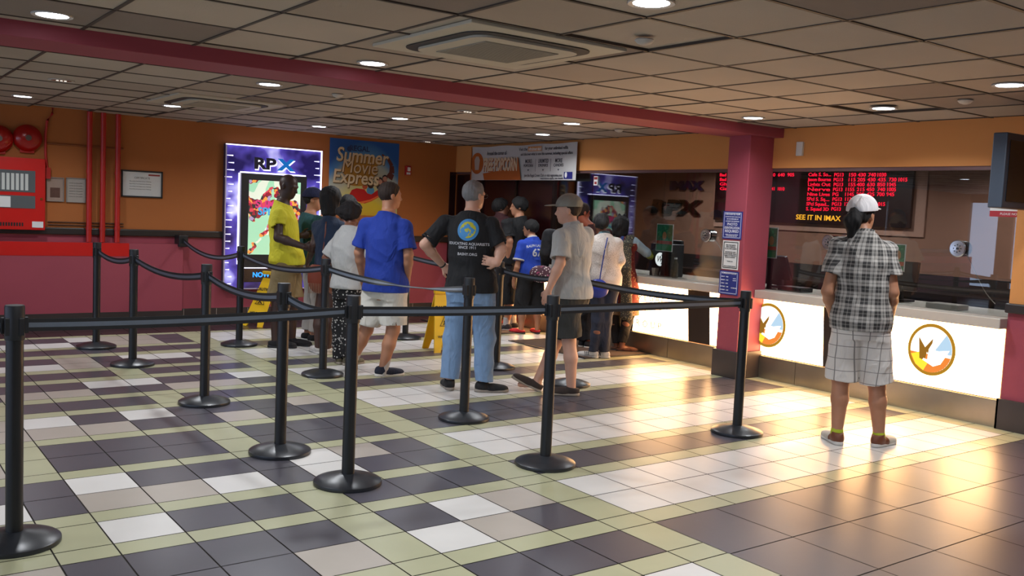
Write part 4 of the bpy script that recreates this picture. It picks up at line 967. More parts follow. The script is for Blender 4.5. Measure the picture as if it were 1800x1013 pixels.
# ================================================================== PEOPLE: bodies as one continuous surface
RES = 1.0      # grid scale
def V3(p): return np.array(p, dtype=np.float32)
def smin(a, b, k):
    h = np.clip(.5+.5*(b-a)/k, 0, 1); return b*(1-h)+a*h-k*h*(1-h)
class SDF:
    def __init__(s, h): s.pr = []; s.subs = []; s.cuts = []; s.h = h; s.disp = None
    def add(s, fn, lo, hi, k=.02, cut=None): s.pr.append((fn, V3(lo), V3(hi), k, cut)); return s
    def rc(s, a, b, ra, rb, k=.02, cut=None, flat=None):
        a, b = V3(a), V3(b); ba = b-a; L2 = float(ba@ba)+1e-9
        def fn(P):
            pa = P-a; t = np.clip((pa@ba)/L2, 0, 1); q = pa-t[..., None]*ba
            return np.sqrt((q*q).sum(-1))-(ra+(rb-ra)*t)
        r = max(ra, rb); return s.add(fn, np.minimum(a, b)-r, np.maximum(a, b)+r, k, cut)
    def el(s, c, r, R=None, k=.02, cut=None):
        """ellipsoid; R rows = local axes"""
        c = V3(c); r = V3(r); R = np.eye(3, dtype=np.float32) if R is None else np.asarray(R, np.float32)
        def fn(P):
            q = (P-c)@R.T; k0 = np.sqrt(((q/r)**2).sum(-1)); k1 = np.sqrt(((q/(r*r))**2).sum(-1))+1e-6
            return k0*(k0-1)/k1
        m = float(r.max()); return s.add(fn, c-m, c+m, k, cut)
    def loft(s, zs, cx, cy, a, b, right, k=.02, cut=None):
        zz = np.linspace(zs[0], zs[-1], 80); 
        def sm(v):
            w = np.interp(zz, zs, v); w2 = np.concatenate([[w[0]]*5, w, [w[-1]]*5]); return np.convolve(w2, np.ones(11)/11, 'valid').astype(np.float32)
        CX, CY, A, B_ = sm(cx), sm(cy), sm(a), sm(b); rx, ry = right
        def fn(P):
            z = P[..., 2]; x = P[..., 0]-np.interp(z, zz, CX); y = P[..., 1]-np.interp(z, zz, CY)
            u = x*rx+y*ry; v = -x*ry+y*rx
            aa = np.interp(z, zz, A); bb = np.interp(z, zz, B_)
            k0 = np.sqrt((u/aa)**2+(v/bb)**2); k1 = np.sqrt((u/(aa*aa))**2+(v/(bb*bb))**2)+1e-6
            d = k0*(k0-1)/k1
            return np.maximum(np.maximum(d, zs[0]-z), z-zs[-1]).astype(np.float32)
        m = max(max(a), max(b)); return s.add(fn, (min(cx)-m, min(cy)-m, zs[0]), (max(cx)+m, max(cy)+m, zs[-1]), k, cut)
    def cut(s, p, n): s.cuts.append((V3(p), V3(n)/np.linalg.norm(n))); return s      # keep the side where (x-p).n < 0
    def sub(s, fn, lo, hi): s.subs.append((fn, V3(lo), V3(hi))); return s
    def field(s):
        h = s.h; lo = np.min([p[1] for p in s.pr], 0)-3*h-.012; hi = np.max([p[2] for p in s.pr], 0)+3*h+.012
        n = np.ceil((hi-lo)/h).astype(int)+1
        ax = [(lo[i]+h*np.arange(n[i])).astype(np.float32) for i in range(3)]
        F = np.full(n, .3, np.float32)
        for fn, l, u, k, cut in s.pr:
            m = k+2*h+.012; i0 = np.maximum(((l-m-lo)/h).astype(int), 0); i1 = np.minimum(((u+m-lo)/h).astype(int)+2, n)
            sl = tuple(slice(i0[i], i1[i]) for i in range(3))
            P = np.stack(np.meshgrid(*[ax[i][sl[i]] for i in range(3)], indexing='ij'), -1)
            d = fn(P)
            if cut:
                for q_ in cut: d = np.maximum(d, -q_(P) if callable(q_) else (P-V3(q_[0]))@V3(q_[1]))
            F[sl] = smin(F[sl], d, k)
        for fn, l, u in s.subs:
            i0 = np.maximum(((l-lo)/h).astype(int)-2, 0); i1 = np.minimum(((u-lo)/h).astype(int)+3, n)
            if (i1 <= i0).any(): continue
            sl = tuple(slice(i0[i], i1[i]) for i in range(3))
            P = np.stack(np.meshgrid(*[ax[i][sl[i]] for i in range(3)], indexing='ij'), -1)
            F[sl] = np.maximum(F[sl], -fn(P))
        if s.disp or s.cuts:
            P = np.stack(np.meshgrid(*ax, indexing='ij'), -1)
            if s.disp: F = F+s.disp(P)
            for cp, cn in s.cuts: F = np.maximum(F, (P-cp)@cn)
        return F.astype(np.float32), lo
    def mesh(s):
        F, lo = s.field(); h = s.h; n = np.array(F.shape)
        I = F < 0
        c = [(i, j, k) for i in (0, 1) for j in (0, 1) for k in (0, 1)]
        cnt = np.zeros(n-1, np.int8)
        for i, j, k in c: cnt += I[i:n[0]-1+i, j:n[1]-1+j, k:n[2]-1+k]
        act = np.argwhere((cnt > 0) & (cnt < 8))
        if len(act) == 0: return None
        val = np.stack([F[act[:, 0]+i, act[:, 1]+j, act[:, 2]+k] for i, j, k in c], 1)
        pos = np.zeros((len(act), 3)); num = np.zeros(len(act)); ca = np.array(c, float)
        for a in range(8):
            for b in range(a+1, 8):
                if sum(abs(x-y) for x, y in zip(c[a], c[b])) != 1: continue
                va, vb = val[:, a], val[:, b]; m = (va < 0) != (vb < 0); t = np.where(m, va/(va-vb+1e-12), 0)
                pos += m[:, None]*(ca[a]+t[:, None]*(ca[b]-ca[a])); num += m
        V = lo+(act+pos/num[:, None])*h
        idx = np.full(n-1, -1, np.int32); idx[act[:, 0], act[:, 1], act[:, 2]] = np.arange(len(act))
        fs = []
        for ax in range(3):
            o1, o2 = [(1, 2), (2, 0), (0, 1)][ax]
            s0 = [slice(None)]*3; s1 = [slice(None)]*3; s0[ax] = slice(0, -1); s1[ax] = slice(1, None)
            A, B = I[tuple(s0)], I[tuple(s1)]
            e = np.argwhere(A != B); e = e[(e[:, o1] > 0) & (e[:, o2] > 0) & (e[:, o1] < n[o1]-1) & (e[:, o2] < n[o2]-1)]
            if len(e) == 0: continue
            q = []
            for d1, d2 in ((-1, -1), (0, -1), (0, 0), (-1, 0)):
                t = e.copy(); t[:, o1] += d1; t[:, o2] += d2; q.append(idx[t[:, 0], t[:, 1], t[:, 2]])
            q = np.stack(q, 1); inside = A[e[:, 0], e[:, 1], e[:, 2]]
            q[~inside] = q[~inside][:, ::-1]; fs.append(q)
        Q = np.concatenate(fs); Q = Q[(Q >= 0).all(1)]
        return V, Q
def mk(name, VQ, m, parent, base, yaw):
    V, Q = VQ
    c, s_ = math.cos(-yaw), math.sin(-yaw); W = V-np.array(base)
    W = np.stack([W[:, 0]*c-W[:, 1]*s_, W[:, 0]*s_+W[:, 1]*c, W[:, 2]], 1)
    me = bpy.data.meshes.new(name); me.vertices.add(len(W)); me.vertices.foreach_set('co', W.astype(np.float32).ravel())
    me.loops.add(len(Q)*4); me.loops.foreach_set('vertex_index', Q.astype(np.int32).ravel())
    me.polygons.add(len(Q)); me.polygons.foreach_set('loop_start', np.arange(0, len(Q)*4, 4, dtype=np.int32))
    me.update(calc_edges=True); me.validate(); me.polygons.foreach_set('use_smooth', [True]*len(me.polygons))
    me.materials.append(m)
    o = bpy.data.objects.new(name, me); COL.objects.link(o); o.parent = parent; return o
def wr(amp, f=22, seed=0):
    r = random.Random(seed); w = [(V3([r.uniform(-1, 1), r.uniform(-1, 1), r.uniform(-1.5, 1.5)])*f*r.uniform(.6, 1.5), r.uniform(0, 6)) for _ in range(5)]
    def d(P):
        o = 0
        for kv, ph in w: o = o+np.sin(P@kv+ph)
        q = np.abs(o)/5
        return (q-.25)*amp*2
    return d
def skin(name, col): 
    m = mat('skin_'+name, col, .5, noise=.10, nscale=18)
    b = m.node_tree.nodes['Principled BSDF']; b.inputs['Subsurface Weight'].default_value = .06; b.inputs['Subsurface Radius'].default_value = (.01, .004, .002); return m
def cloth(name, col, noise=.06, rough=.85, ns=30):
    if name in MATS: return MATS[name]
    return folds(mat(name, col, rough, noise=noise, nscale=ns))
def folds(m, s=.55):
    nt = m.node_tree; b = nt.nodes['Principled BSDF']; tc = [n for n in nt.nodes if n.type == 'TEX_COORD'][0]
    mp = nt.nodes.new('ShaderNodeMapping'); mp.inputs['Scale'].default_value = (1.3, 1.3, .6); mp.inputs['Rotation'].default_value = (.5, .4, 0); nt.links.new(tc.outputs['Object'], mp.inputs[0])
    n = nt.nodes.new('ShaderNodeTexNoise'); n.inputs['Scale'].default_value = 9; n.inputs['Detail'].default_value = 2.5; n.inputs['Distortion'].default_value = .8; nt.links.new(mp.outputs[0], n.inputs['Vector'])
    f = nt.nodes.new('ShaderNodeTexNoise'); f.inputs['Scale'].default_value = 320; nt.links.new(tc.outputs['Object'], f.inputs['Vector'])
    h = nmath(nt, 'MULTIPLY_ADD', f.outputs['Fac'], .03, n.outputs['Fac'])
    bp = nt.nodes.new('ShaderNodeBump'); bp.inputs['Strength'].default_value = s; bp.inputs['Distance'].default_value = .05
    nt.links.new(h, bp.inputs['Height']); nt.links.new(bp.outputs['Normal'], b.inputs['Normal']); return m
M_eyew = mat('eye_white', '#d8d2ca', .3); M_eyed = mat('eye_iris', '#1d120c', .2)

def hollow(e, dn, re_, th_, dep):
    def f_(P):
        q = P-V3(e); t = q@V3(dn); r_ = np.sqrt(np.maximum((q*q).sum(-1)-t*t, 0)); return np.maximum(r_-(re_-th_), -t-dep)
    return f_
def rotz(t): return np.array([[math.cos(t), math.sin(t), 0], [-math.sin(t), math.cos(t), 0], [0, 0, 1]])
def person(lab, base, H, th, hth=None, J={}, w=1.0, skinm=None, hair=None, top=None, bot=None, shoes=None, cap=None, res=.0065,
           hpitch=0, belly=0, hs=1.0, hands=('down', 'down'), group=None, glasses=False, face=True, D_off=0, extra=None, hroll=0):
    """th: turn of the body away from the direction of view, degrees, positive = towards the right of the view"""
    th = math.radians(th); hth = th if hth is None else math.radians(hth); res = res*RES
    G = onp(*base, 2, 0); base_w = np.array([G.x, G.y, 0]); D0 = G.dot(FH)+D_off
    if D_off: base_w = np.array([*(G+FH*D_off)[:2], 0])
    fwd = FH*math.cos(th)+RH*math.sin(th); right = RH*math.cos(th)-FH*math.sin(th)
    fw, rt = np.array(fwd), np.array(right); yaw = math.atan2(rt[1], rt[0]); up = np.array([0, 0, 1.])
    root = thing('person', lab, 'person', (base_w[0], base_w[1], 0), yaw, group)
    f = H/1.75
    sk = dict(hd=(0, .02, .932), nk=(0, -.008, .845), sl=(-.107, -.005, .808), sr=(.107, -.005, .808), el=(-.135, -.015, .635), er=(.135, -.015, .635),
              wl=(-.14, .03, .49), wr=(.14, .03, .49), hl=(-.052, 0, .52), hr=(.052, 0, .52), kl=(-.055, .012, .285), kr=(.055, .012, .285),
              al=(-.055, -.012, .05), ar=(.055, -.012, .05))
    j = {}
    for k, (a, b_, c_) in sk.items():
        p = base_w+rt*a*H*(w if k[0] in 'shwe' and k != 'hd' else 1)+fw*b_*H+up*c_*H
        if k in J:
            q = J[k]; Dk = float(np.dot(p, np.array(FH)))+(q[2] if len(q) > 2 else 0)
            p = np.array(atd(q[0], q[1], Dk))
        j[k] = p
    if 'hl' not in J and ('kl' in J): pass
    # ---- torso profile shared by body and clothes
    hip = (j['hl']+j['hr'])/2; nk = j['nk']; shz = (j['sl'][2]+j['sr'][2])/2
    def torso(S_, off=0, off_b=None, z_lo=None, top_cut=0, flare=0):
        ob = off if off_b is None else off_b
        z = [hip[2]-.055*H, hip[2]+.0*H, hip[2]+.05*H, hip[2]+.115*H, hip[2]+.22*H, shz-.018*H, shz+.012*H, nk[2]+.004*H, nk[2]+.02*H]
        a = [.082, .096, .092, .083, .094, .090, .070, .036, .032]; b = [.058, .071, .066, .058, .068, .058, .048, .036, .033]
        a = [q*H*w+off for q in a]; b = [q*H*w+ob for q in b]
        cx = []; cy = []
        for i, zz in enumerate(z):
            t = (zz-hip[2])/(nk[2]-hip[2]); c_ = hip+(nk-hip)*t
            s_ = math.sin(max(0, min(1, t))*PI)
            c_ = c_-fw*.012*s_+fw*belly*.3*math.exp(-((t-.28)/.25)**2)
            cx.append(c_[0]); cy.append(c_[1])
            b[i] += belly*.3*math.exp(-((t-.28)/.25)**2)
        if z_lo is not None:
            bl = .8*(bot or {}).get('loose', .0)+.006; a = [q+(bl if i < 3 else bl*.4 if i == 3 else 0) for i, q in enumerate(a)]; b = [q+(bl if i < 3 else bl*.4 if i == 3 else 0) for i, q in enumerate(b)]
            if z_lo < z[0]:
                z = [z_lo]+z; a = [a[0]+flare]+a; b = [b[0]+flare]+b; cx = [cx[0]]+cx; cy = [cy[0]]+cy
                a[1] += .3*off+flare*.6; b[1] += .3*off+flare*.6
        if z[1] < z[0]: z[0] = z[1]-.02
        for i in range(1, len(z)):
            if z[i] <= z[i-1]: z[i] = z[i-1]+.002
        S_.loft(z, cx, cy, a, b, (rt[0], rt[1]), k=.03)
        return S_
    # ---- body
    B = SDF(res)
    torso(B, -.010)
    for s_ in 'lr':
        B.rc(nk-up*.036*H, j['s'+s_]-up*.014*H, .024*H, .019*H, k=.02); B.rc(j['s'+s_]-up*.016*H, j['s'+s_]-up*.03*H, .022*H*w**.5, .022*H, k=.02)
        B.rc(j['s'+s_]-up*.014*H, j['e'+s_], .0235*H*w**.5, .0238*H*w**.5, k=.02)
        m_ = j['e'+s_]*.68+j['w'+s_]*.32
        B.rc(j['e'+s_], m_, .0235*H*w**.5, .0245*H*w**.5, k=.015); B.rc(m_, j['w'+s_], .0235*H*w**.5, .0155*H, k=.015)
        B.rc(j['h'+s_]-up*.03*H, j['k'+s_], .046*H*w, .034*H*w**.5, k=.02)
        c1 = j['k'+s_]*.66+j['a'+s_]*.34; B.rc(j['k'+s_], c1-fw*.006*H, .0325*H*w**.5, .0335*H*w**.5, k=.02); B.rc(c1-fw*.006*H, j['a'+s_], .0325*H*w**.5, .021*H, k=.02)
    # feet
    foot = {}
    for s_ in 'lr':
        fd = (shoes or {}).get('dir', {}).get(s_, 8 if s_ == 'r' else -8); an = th+math.radians(fd)
        d_ = np.array(FH*math.cos(an)+RH*math.sin(an)); foot[s_] = d_
        B.rc(j['a'+s_]-up*.02*H, j['a'+s_]+d_*.085*H-up*.028*H, .021*H, .014*H, k=.02)
    # head
    hc = j['hd']; hh = .067*hs*H*1.0
    hf0 = np.array(FH*math.cos(hth)+RH*math.sin(hth)); hr = np.array(RH*math.cos(hth)-FH*math.sin(hth))
    pt = math.radians(hpitch); hf = hf0*math.cos(pt)+up*math.sin(pt); hu = up*math.cos(pt)-hf0*math.sin(pt)
    if hroll: 
        q_ = math.radians(hroll); hr, hu = hr*math.cos(q_)-hu*math.sin(q_), hu*math.cos(q_)+hr*math.sin(q_)
    R = np.array([hr, hf, hu]); u = .235*f*hs       # u = chin to crown
    hp = lambda x, y, z: hc+(hr*x+hf*y+hu*z)*u
    B.rc(nk-up*.03*H, hp(0, -.10, -.22), .032*H*w**.3, .030*H*w**.2, k=.03)
    B.el(hp(0, -.06, .12), (.325*u, .405*u, .375*u), R, k=.02)
    B.el(hp(0, .10, -.16), (.255*u, .27*u, .30*u), R, k=.03)
    B.el(hp(0, .21, -.38), (.13*u, .12*u, .10*u), R, k=.03)
    if face:
        B.rc(hp(0, .34, .02), hp(0, .425, -.13), .025*u*1.3, .05*u, k=.02)
        B.el(hp(0, .30, .075), (.22*u, .07*u, .05*u), R, k=.02)
        B.el(hp(0, .335, -.25), (.09*u, .045*u, .035*u), R, k=.012)
        for sx in (-1, 1): B.el(hp(sx*.335, -.07, -.03), (.035*u, .085*u, .13*u), R, k=.008)
    # hands
    for s_, mode in zip('lr', hands):
        wv = j['w'+s_]; d_ = wv-j['e'+s_]; d_ = d_/np.linalg.norm(d_); sx = -1 if s_ == 'l' else 1
        hl_ = .105*H; 
        if isinstance(mode, dict):
            dd = mode.get('dir'); 
            if dd is not None: d_ = rt*dd[0]+fw*dd[1]+up*dd[2]; d_ = d_/np.linalg.norm(d_)
            nn = mode.get('n', (-sx, 0, 0)); curl = mode.get('curl', .5)
        elif mode == 'none': continue
        else: nn = (-sx, 0, 0); curl = .55
        n_ = rt*nn[0]+fw*nn[1]+up*nn[2]; n_ = n_-d_*(n_@d_); n_ = n_/np.linalg.norm(n_)      # palm normal
        a_ = np.cross(d_, n_)*(-1 if s_ == 'l' else 1)      # towards the thumb
        if a_@fw < 0 and not isinstance(mode, dict): a_ = -a_
        pc = wv+d_*.045*f
        B.rc(wv, wv+d_*.02*f, .025*f, .024*f, k=.015)
        B.el(pc, (.042*f, .05*f, .018*f), np.array([a_, d_, n_]), k=.012)
        for i, (o_, L_) in enumerate(((.030, .070), (.010, .080), (-.010, .075), (-.029, .058))):
            b0 = wv+d_*(.078-.004*abs(i-1.2))*f+a_*o_*f; c1 = curl*.55
            d1 = d_*math.cos(c1)+n_*math.sin(c1); d2 = d_*math.cos(c1*2.2)+n_*math.sin(c1*2.2)
            b1 = b0+d1*L_*.55*f+a_*o_*.12*f; b2 = b1+d2*L_*.5*f
            B.rc(b0, b1, .0095*f, .0088*f, k=.004); B.rc(b1, b2, .0088*f, .007*f, k=.004)
        t0 = wv+d_*.025*f+a_*.028*f; t1 = t0+(d_*.6+a_*.65+n_*.3)*.038*f; t2 = t1+(d_*.85+a_*.2+n_*.4)*.032*f
        B.rc(t0, t1, .013*f, .0105*f, k=.008); B.rc(t1, t2, .0105*f, .008*f, k=.004)
    args = (root, base_w, yaw)
    mk('body', B.mesh(), skinm, *args)
    if face:
        for sx in (-1, 1):
            b = MB(); r_ = .042*u
            for m_, c_, rr_ in ((0, hp(sx*.135, .285, .0), r_), (1, hp(sx*.135, .300, .0), r_*.68)):
                bm = bmesh.new(); bmesh.ops.create_uvsphere(bm, u_segments=12, v_segments=8, radius=rr_); bm.verts.index_update()
                b.add([np.array(v.co)+c_ for v in bm.verts], [[v.index for v in q.verts] for q in bm.faces], m_); bm.free()
            o = b.build('eye', [M_eyew, M_eyed], root, smooth=True); o.matrix_parent_inverse = (Matrix.Translation(tuple(base_w)) @ Matrix.Rotation(yaw, 4, 'Z')).inverted()
    PI_ = (Matrix.Translation(tuple(base_w)) @ Matrix.Rotation(yaw, 4, 'Z')).inverted()
    # ---- shoes
    if shoes is not None:
        for s_ in 'lr':
            A = j['a'+s_]; d_ = foot[s_]; sd = np.cross(d_, up); pit = shoes.get('pitch', {}).get(s_, 0)
            dv = d_*math.cos(pit)+up*math.sin(pit); uv = up*math.cos(pit)-d_*math.sin(pit)
            zc = A[2]-.05*H; Rf = np.array([sd, dv, uv]); heel = A-uv*(.05*H)-dv*.028*H; heel = heel if pit or A[2] > .075*H else np.array([heel[0], heel[1], 0.0])
            fp = lambda x, y, z: heel+(sd*x+dv*y+uv*z)*f
            S1 = SDF(res*.8)
            S1.el(fp(0, .03, .045), (.042*f, .054*f, .055*f), Rf, k=.02); S1.el(fp(0, .12, .030), (.044*f, .09*f, .042*f), Rf, k=.02)
            S1.el(fp(0, .195, .028), (.047*f, .065*f, .033*f), Rf, k=.02)
            S1.rc(fp(0, .05, .055), fp(0, .04, .085 if shoes.get('high', True) else .06), .042*f, .041*f, k=.015)
            S1.cut(fp(0, 0, .012), -uv)
            S1.cut(fp(0, .03, shoes.get('collar', .088)), uv*.9-dv*.15)
            mk('shoe_upper' if False else 'shoe', S1.mesh(), shoes['m'], *args)
            sh = [o for o in root.children if o.name.startswith('shoe')][-1]
            S2 = SDF(res*.8)
            for y_, rx_, ry_ in ((.025, .038, .052), (.11, .040, .10), (.195, .046, .070)):
                S2.el(fp(0, y_, .012), (rx_*f, ry_*f, .06*f), Rf, k=.02)
            S2.cut(fp(0, 0, .026), uv); S2.cut(fp(0, 0, .001), -uv)
            o = mk('sole', S2.mesh(), shoes['sole'], *args)
            if shoes.get('stripe'):
                for t_ in shoes.get('stripes', (.09, .112, .134)):
                    for sx in (-1, 1):
                        b = MB(); b.tube([fp(sx*.045, t_-.012, .032), fp(sx*.026, t_+.012, .068)], .0055*f, 6)
                        o = b.build('shoe_stripe', shoes['stripe'], root); o.matrix_parent_inverse = PI_
            if shoes.get('sock'):
                S3 = SDF(res); tz = j['k'+s_]*shoes.get('sockh', .3)+j['a'+s_]*(1-shoes.get('sockh', .3))
                S3.rc(A-up*.01*H, tz, .0225*H, .028*H if shoes.get('sockh', .3) > .2 else .0235*H, k=.01, cut=[(tz, tz-A)]); S3.rc(A, A-up*.02, .021*H, .018*H); S3.cut((tz)+0*up, (tz-A))
                mk('sock', S3.mesh(), shoes['sock'], *args)
    # ---- bottoms
    if bot is not None:
        L = bot.get('loose', .015); hem = bot.get('hem', 1.0); ty = bot['type']
        S1 = SDF(res); zw = hip[2]+bot.get('waist', .085)*H
        if top is not None and top.get('name') != 'dress': zw = min(zw, hip[2]+top.get('hem', -.03)*H+.03)
        if ty == 'skirt':
            zh = bot['hemz']*H; a0 = .098*H*w+L; b0 = .075*H*w+L; fl = bot.get('flare', .04)
            S1.loft([zh-.02, (zh+hip[2])/2, hip[2], zw+.02], [hip[0]]*4, [hip[1]]*4, [a0+fl, a0+fl*.5, a0, .083*H*w+L], [b0+fl, b0+fl*.5, b0, .06*H*w+L], (rt[0], rt[1]), k=.02)
            S1.cut((0, 0, zh), (0, 0, -1)); S1.cut((0, 0, zw), (0, 0, 1)); S1.disp = wr(.006, 18, 5)
            ih = hip.copy()
            S1.sub(lambda P: np.maximum(np.sqrt((P[..., 0]-ih[0])**2+(P[..., 1]-ih[1])**2)-(b0+fl-.03), P[..., 2]-zh-.08), ih-np.array([.3, .3, 1]), np.array([ih[0]+.3, ih[1]+.3, zh+.1]))
        else:
            z = [hip[2]-.05*H, hip[2], hip[2]+.05*H, hip[2]+.09*H]
            S1.loft(z, [hip[0]]*4, [hip[1]]*4, [.088*H*w+L*.8, .098*H*w+L*.8, .094*H*w+L*.6, .086*H*w+L*.5], [.064*H*w+L, .074*H*w+L, .069*H*w+L, .062*H*w+L*.6], (rt[0], rt[1]), k=.03)
            S1.disp = wr(bot.get('wr', .007), bot.get('wf', 17), 3)
            for s_ in 'lr':
                K, A, Hp = j['k'+s_], j['a'+s_], j['h'+s_]
                if ty == 'shorts':
                    e = Hp+(K-Hp)*hem; dn = (e-Hp)/np.linalg.norm(e-Hp)
                    if hem > 1: e = K+(A-K)*(hem-1)*1.0; dn = (e-Hp)/np.linalg.norm(e-Hp)
                    re_ = .045*H*w**.5+L+bot.get('flare', .01)
                    S1.rc(Hp+up*.0, e+dn*.03, .054*H*w+L*.8, re_, k=.03, cut=[(e, dn), hollow(e, dn, re_, .016, .04)])
                else:
                    e = K+(A-K)*hem; dn = (e-K)/np.linalg.norm(e-K); rk = .037*H*w**.5+L; re_ = bot.get('cuff', .034*H+L*.6)
                    S1.rc(Hp, K, .054*H*w+L*.8, rk, k=.03); S1.rc(K, e+dn*.02, rk, re_, k=.03, cut=[(e, dn), hollow(e, dn, re_, .013, .03)])
            S1.cut((0, 0, zw), (0, 0, 1))
        mk(bot.get('name', ty), S1.mesh(), bot['m'], *args)
    # ---- top
    topo = None
    if top is not None:
        L = top.get('loose', .018); S1 = SDF(res); hz = hip[2]+top.get('hem', -.03)*H
        if 'hemz' in top: hz = top['hemz']*H
        torso(S1, L, L, z_lo=hz-.03, flare=top.get('flare', .014))
        S1.disp = wr(top.get('wr', .007), top.get('wf', 16), top.get('seed', 1))
        for s_ in 'lr':
            Sh, E, W_ = j['s'+s_], j['e'+s_], j['w'+s_]; t = top.get('sleeve', {'l': .72, 'r': .72})
            t = t[s_] if isinstance(t, dict) else t
            S1.rc(nk-up*.034*H, Sh-up*.008*H, .026*H+L*.5, .024*H+L*.6, k=.03); Sh = Sh-up*.012*H; S1.rc(Sh, Sh-up*.02*H, .027*H*w**.5+L*.6, .028*H+L*.6, k=.03)
            if t <= 0: continue
            if t <= 1:
                e = Sh+(E-Sh)*t; dn = (E-Sh)/np.linalg.norm(E-Sh); re_ = .0265*H*w**.5+L*.9+top.get('sflare', .004)
                S1.rc(Sh, e+dn*.03, .0285*H*w**.5+L*.6, re_, k=.02, cut=[(e, dn), hollow(e, dn, re_, .013, .025)])
            else:
                e = E+(W_-E)*(t-1); dn = (W_-E)/np.linalg.norm(W_-E); re_ = .018*H+L*.7
                S1.rc(Sh, E, .0295*H*w**.5+L*.8, .0245*H*w**.5+L*.8, k=.03); S1.rc(E, e+dn*.02, .0245*H*w**.5+L*.8, re_, k=.02, cut=[(e, dn), hollow(e, dn, re_, .012, .02)])
        S1.cut((0, 0, hz), (0, 0, 1) if False else (0, 0, -1))
        S1.cut(nk+up*(.002*H), up*1.0+fw*.35)
        topo = mk(top.get('name', 'shirt'), S1.mesh(), top['m'], *args)
        if top.get('collar'):
            S2 = SDF(res); ra = .036*H
            def ring(P):
                q = P-V3(nk+up*.008*H+fw*.004*H); x = q@V3(rt); y = q@V3(fw*.96-up*.25); z_ = q@V3(up*.96+fw*.25)
                rr_ = np.sqrt(x*x+y*y); return np.sqrt((rr_-(ra+.006-z_*.25))**2+(np.maximum(np.abs(z_)-top.get('ch', .012), 0))**2)-.0055
            S2.add(ring, nk-.09, nk+.09, .005); mk('collar', S2.mesh(), top.get('cm', top['m']), *args)
        if top.get('cuffm') is not None:
            for s_ in 'lr':
                Sh, E = j['s'+s_], j['e'+s_]; e = Sh+(E-Sh)*.72; dn = (E-Sh)/np.linalg.norm(E-Sh); S2 = SDF(res); re_ = .0275*H*w**.5+L*1.15+.007
                S2.rc(e-dn*.03, e+dn*.03, re_, re_, k=.01, cut=[(e+dn*.002, dn), (e-dn*.02, -dn)]); mk('sleeve_band', S2.mesh(), top['cuffm'], *args)
    # ---- hair
    if hair is not None:
        S1 = SDF(res*.9); ty = hair['type']; tk = hair.get('t', .022)*f
        S1.el(hp(0, -.07, .13), (.325*u+tk, .405*u+tk, .375*u+tk), R, k=.02)
        fx = hair.get('front', .20)
        S1.cut(hp(0, fx, .12), hf*.9-hu*.62); 
        if ty in ('short', 'crop'):
            S1.cut(hp(0, -.25, -.20), -hu*1.0+hf*.30)
        if ty in ('long', 'pony', 'bun', 'curly', 'bob'):
            S1.cuts = []
            S1.pr = []
            S1.el(hp(0, -.07, .13), (.325*u+tk, .405*u+tk, .375*u+tk), R, k=.02, cut=[(hp(0, fx, .12), hf*.9-hu*.62), (hp(0, -.25, -.24), -hu+hf*.3)])
            if ty == 'long':
                n_ = hair.get('len', .55)
                S1.rc(hp(0, -.30, .0), hp(0, -.36, -n_), .24*u, .17*u, k=.06)
                for sx in (-1, 1): S1.rc(hp(sx*.17, -.2, .12), hp(sx*.26, -.18, -n_*.9), .19*u, .12*u, k=.08)
            if ty == 'bob':
                for sx in (-1, 0, 1): S1.rc(hp(sx*.2, -.25, .05), hp(sx*.22, -.25, -.32), .2*u, .2*u, k=.05)
            if ty == 'pony':
                S1.rc(hp(0, -.50, .06), hp(.0, -.62, -.12), .10*u, .19*u, k=.05); S1.rc(hp(0, -.60, -.1), hp(-.04, -.58, -.52), .20*u, .13*u, k=.06)
            if ty == 'bun':
                S1.el(hp(.0, -.50, .02), (.2*u, .2*u, .22*u), R, k=.03)
            if ty == 'curly':
                rr_ = random.Random(4)
                for k_ in range(26):
                    a1, a2 = rr_.uniform(0, 2*PI), rr_.uniform(-.5, 1.2)
                    S1.el(hp(.36*math.cos(a1)*math.cos(a2), -.12+min(.38*math.sin(a1)*math.cos(a2), .25), .14+.38*math.sin(a2)), (.12*u,)*3, R, k=.02)
                S1.el(hp(-.28, -.45, .10), (.24*u, .22*u, .22*u), R, k=.04)
        dd = hair.get('rough', .006)*.8; ff = 60 if ty != 'curly' else 85
        S1.disp = lambda P: dd*(np.sin(P[..., 0]*ff+2*np.sin(P[..., 2]*ff*.35))*np.sin(P[..., 1]*ff*.9+2*np.sin(P[..., 2]*ff*.3)))+.0022*np.sin(P[..., 0]*190+P[..., 2]*25)*np.sin(P[..., 1]*170+P[..., 2]*30)
        mk('hair', S1.mesh(), hair['m'], *args)
    if cap is not None:
        S1 = SDF(res*.8); tk = cap.get('t', .026)*f
        S1.el(hp(0, -.06, .16), (.325*u+tk, .405*u+tk, .36*u+tk), R, k=.01, cut=[(hp(0, 0, .13), -hu*1.0-hf*.16*0)])
        if cap.get('gap'):
            gq = hp(0, -.50, .10); S1.sub(lambda P: np.sqrt(((P-V3(gq))**2).sum(-1))-.15*u, gq-.2*u, gq+.2*u)
        bf = hf*math.cos(.12)-hu*math.sin(.12)*cap.get('tilt', 1)
        mk('cap', S1.mesh(), cap['m'], *args)
        S2 = SDF(res*.6); Rb = np.array([hr, bf, np.cross(hr, bf)])
        c_ = hp(0, .30, .17); S2.el(c_+bf*.035*f, (.27*u, .098*f, .050*u), Rb, k=.01, cut=[(c_-bf*.01, -bf)])
        S2.cut(c_-Rb[2]*.004*u, -Rb[2])
        mk('cap_brim', S2.mesh(), cap.get('bm', cap['m']), *args)
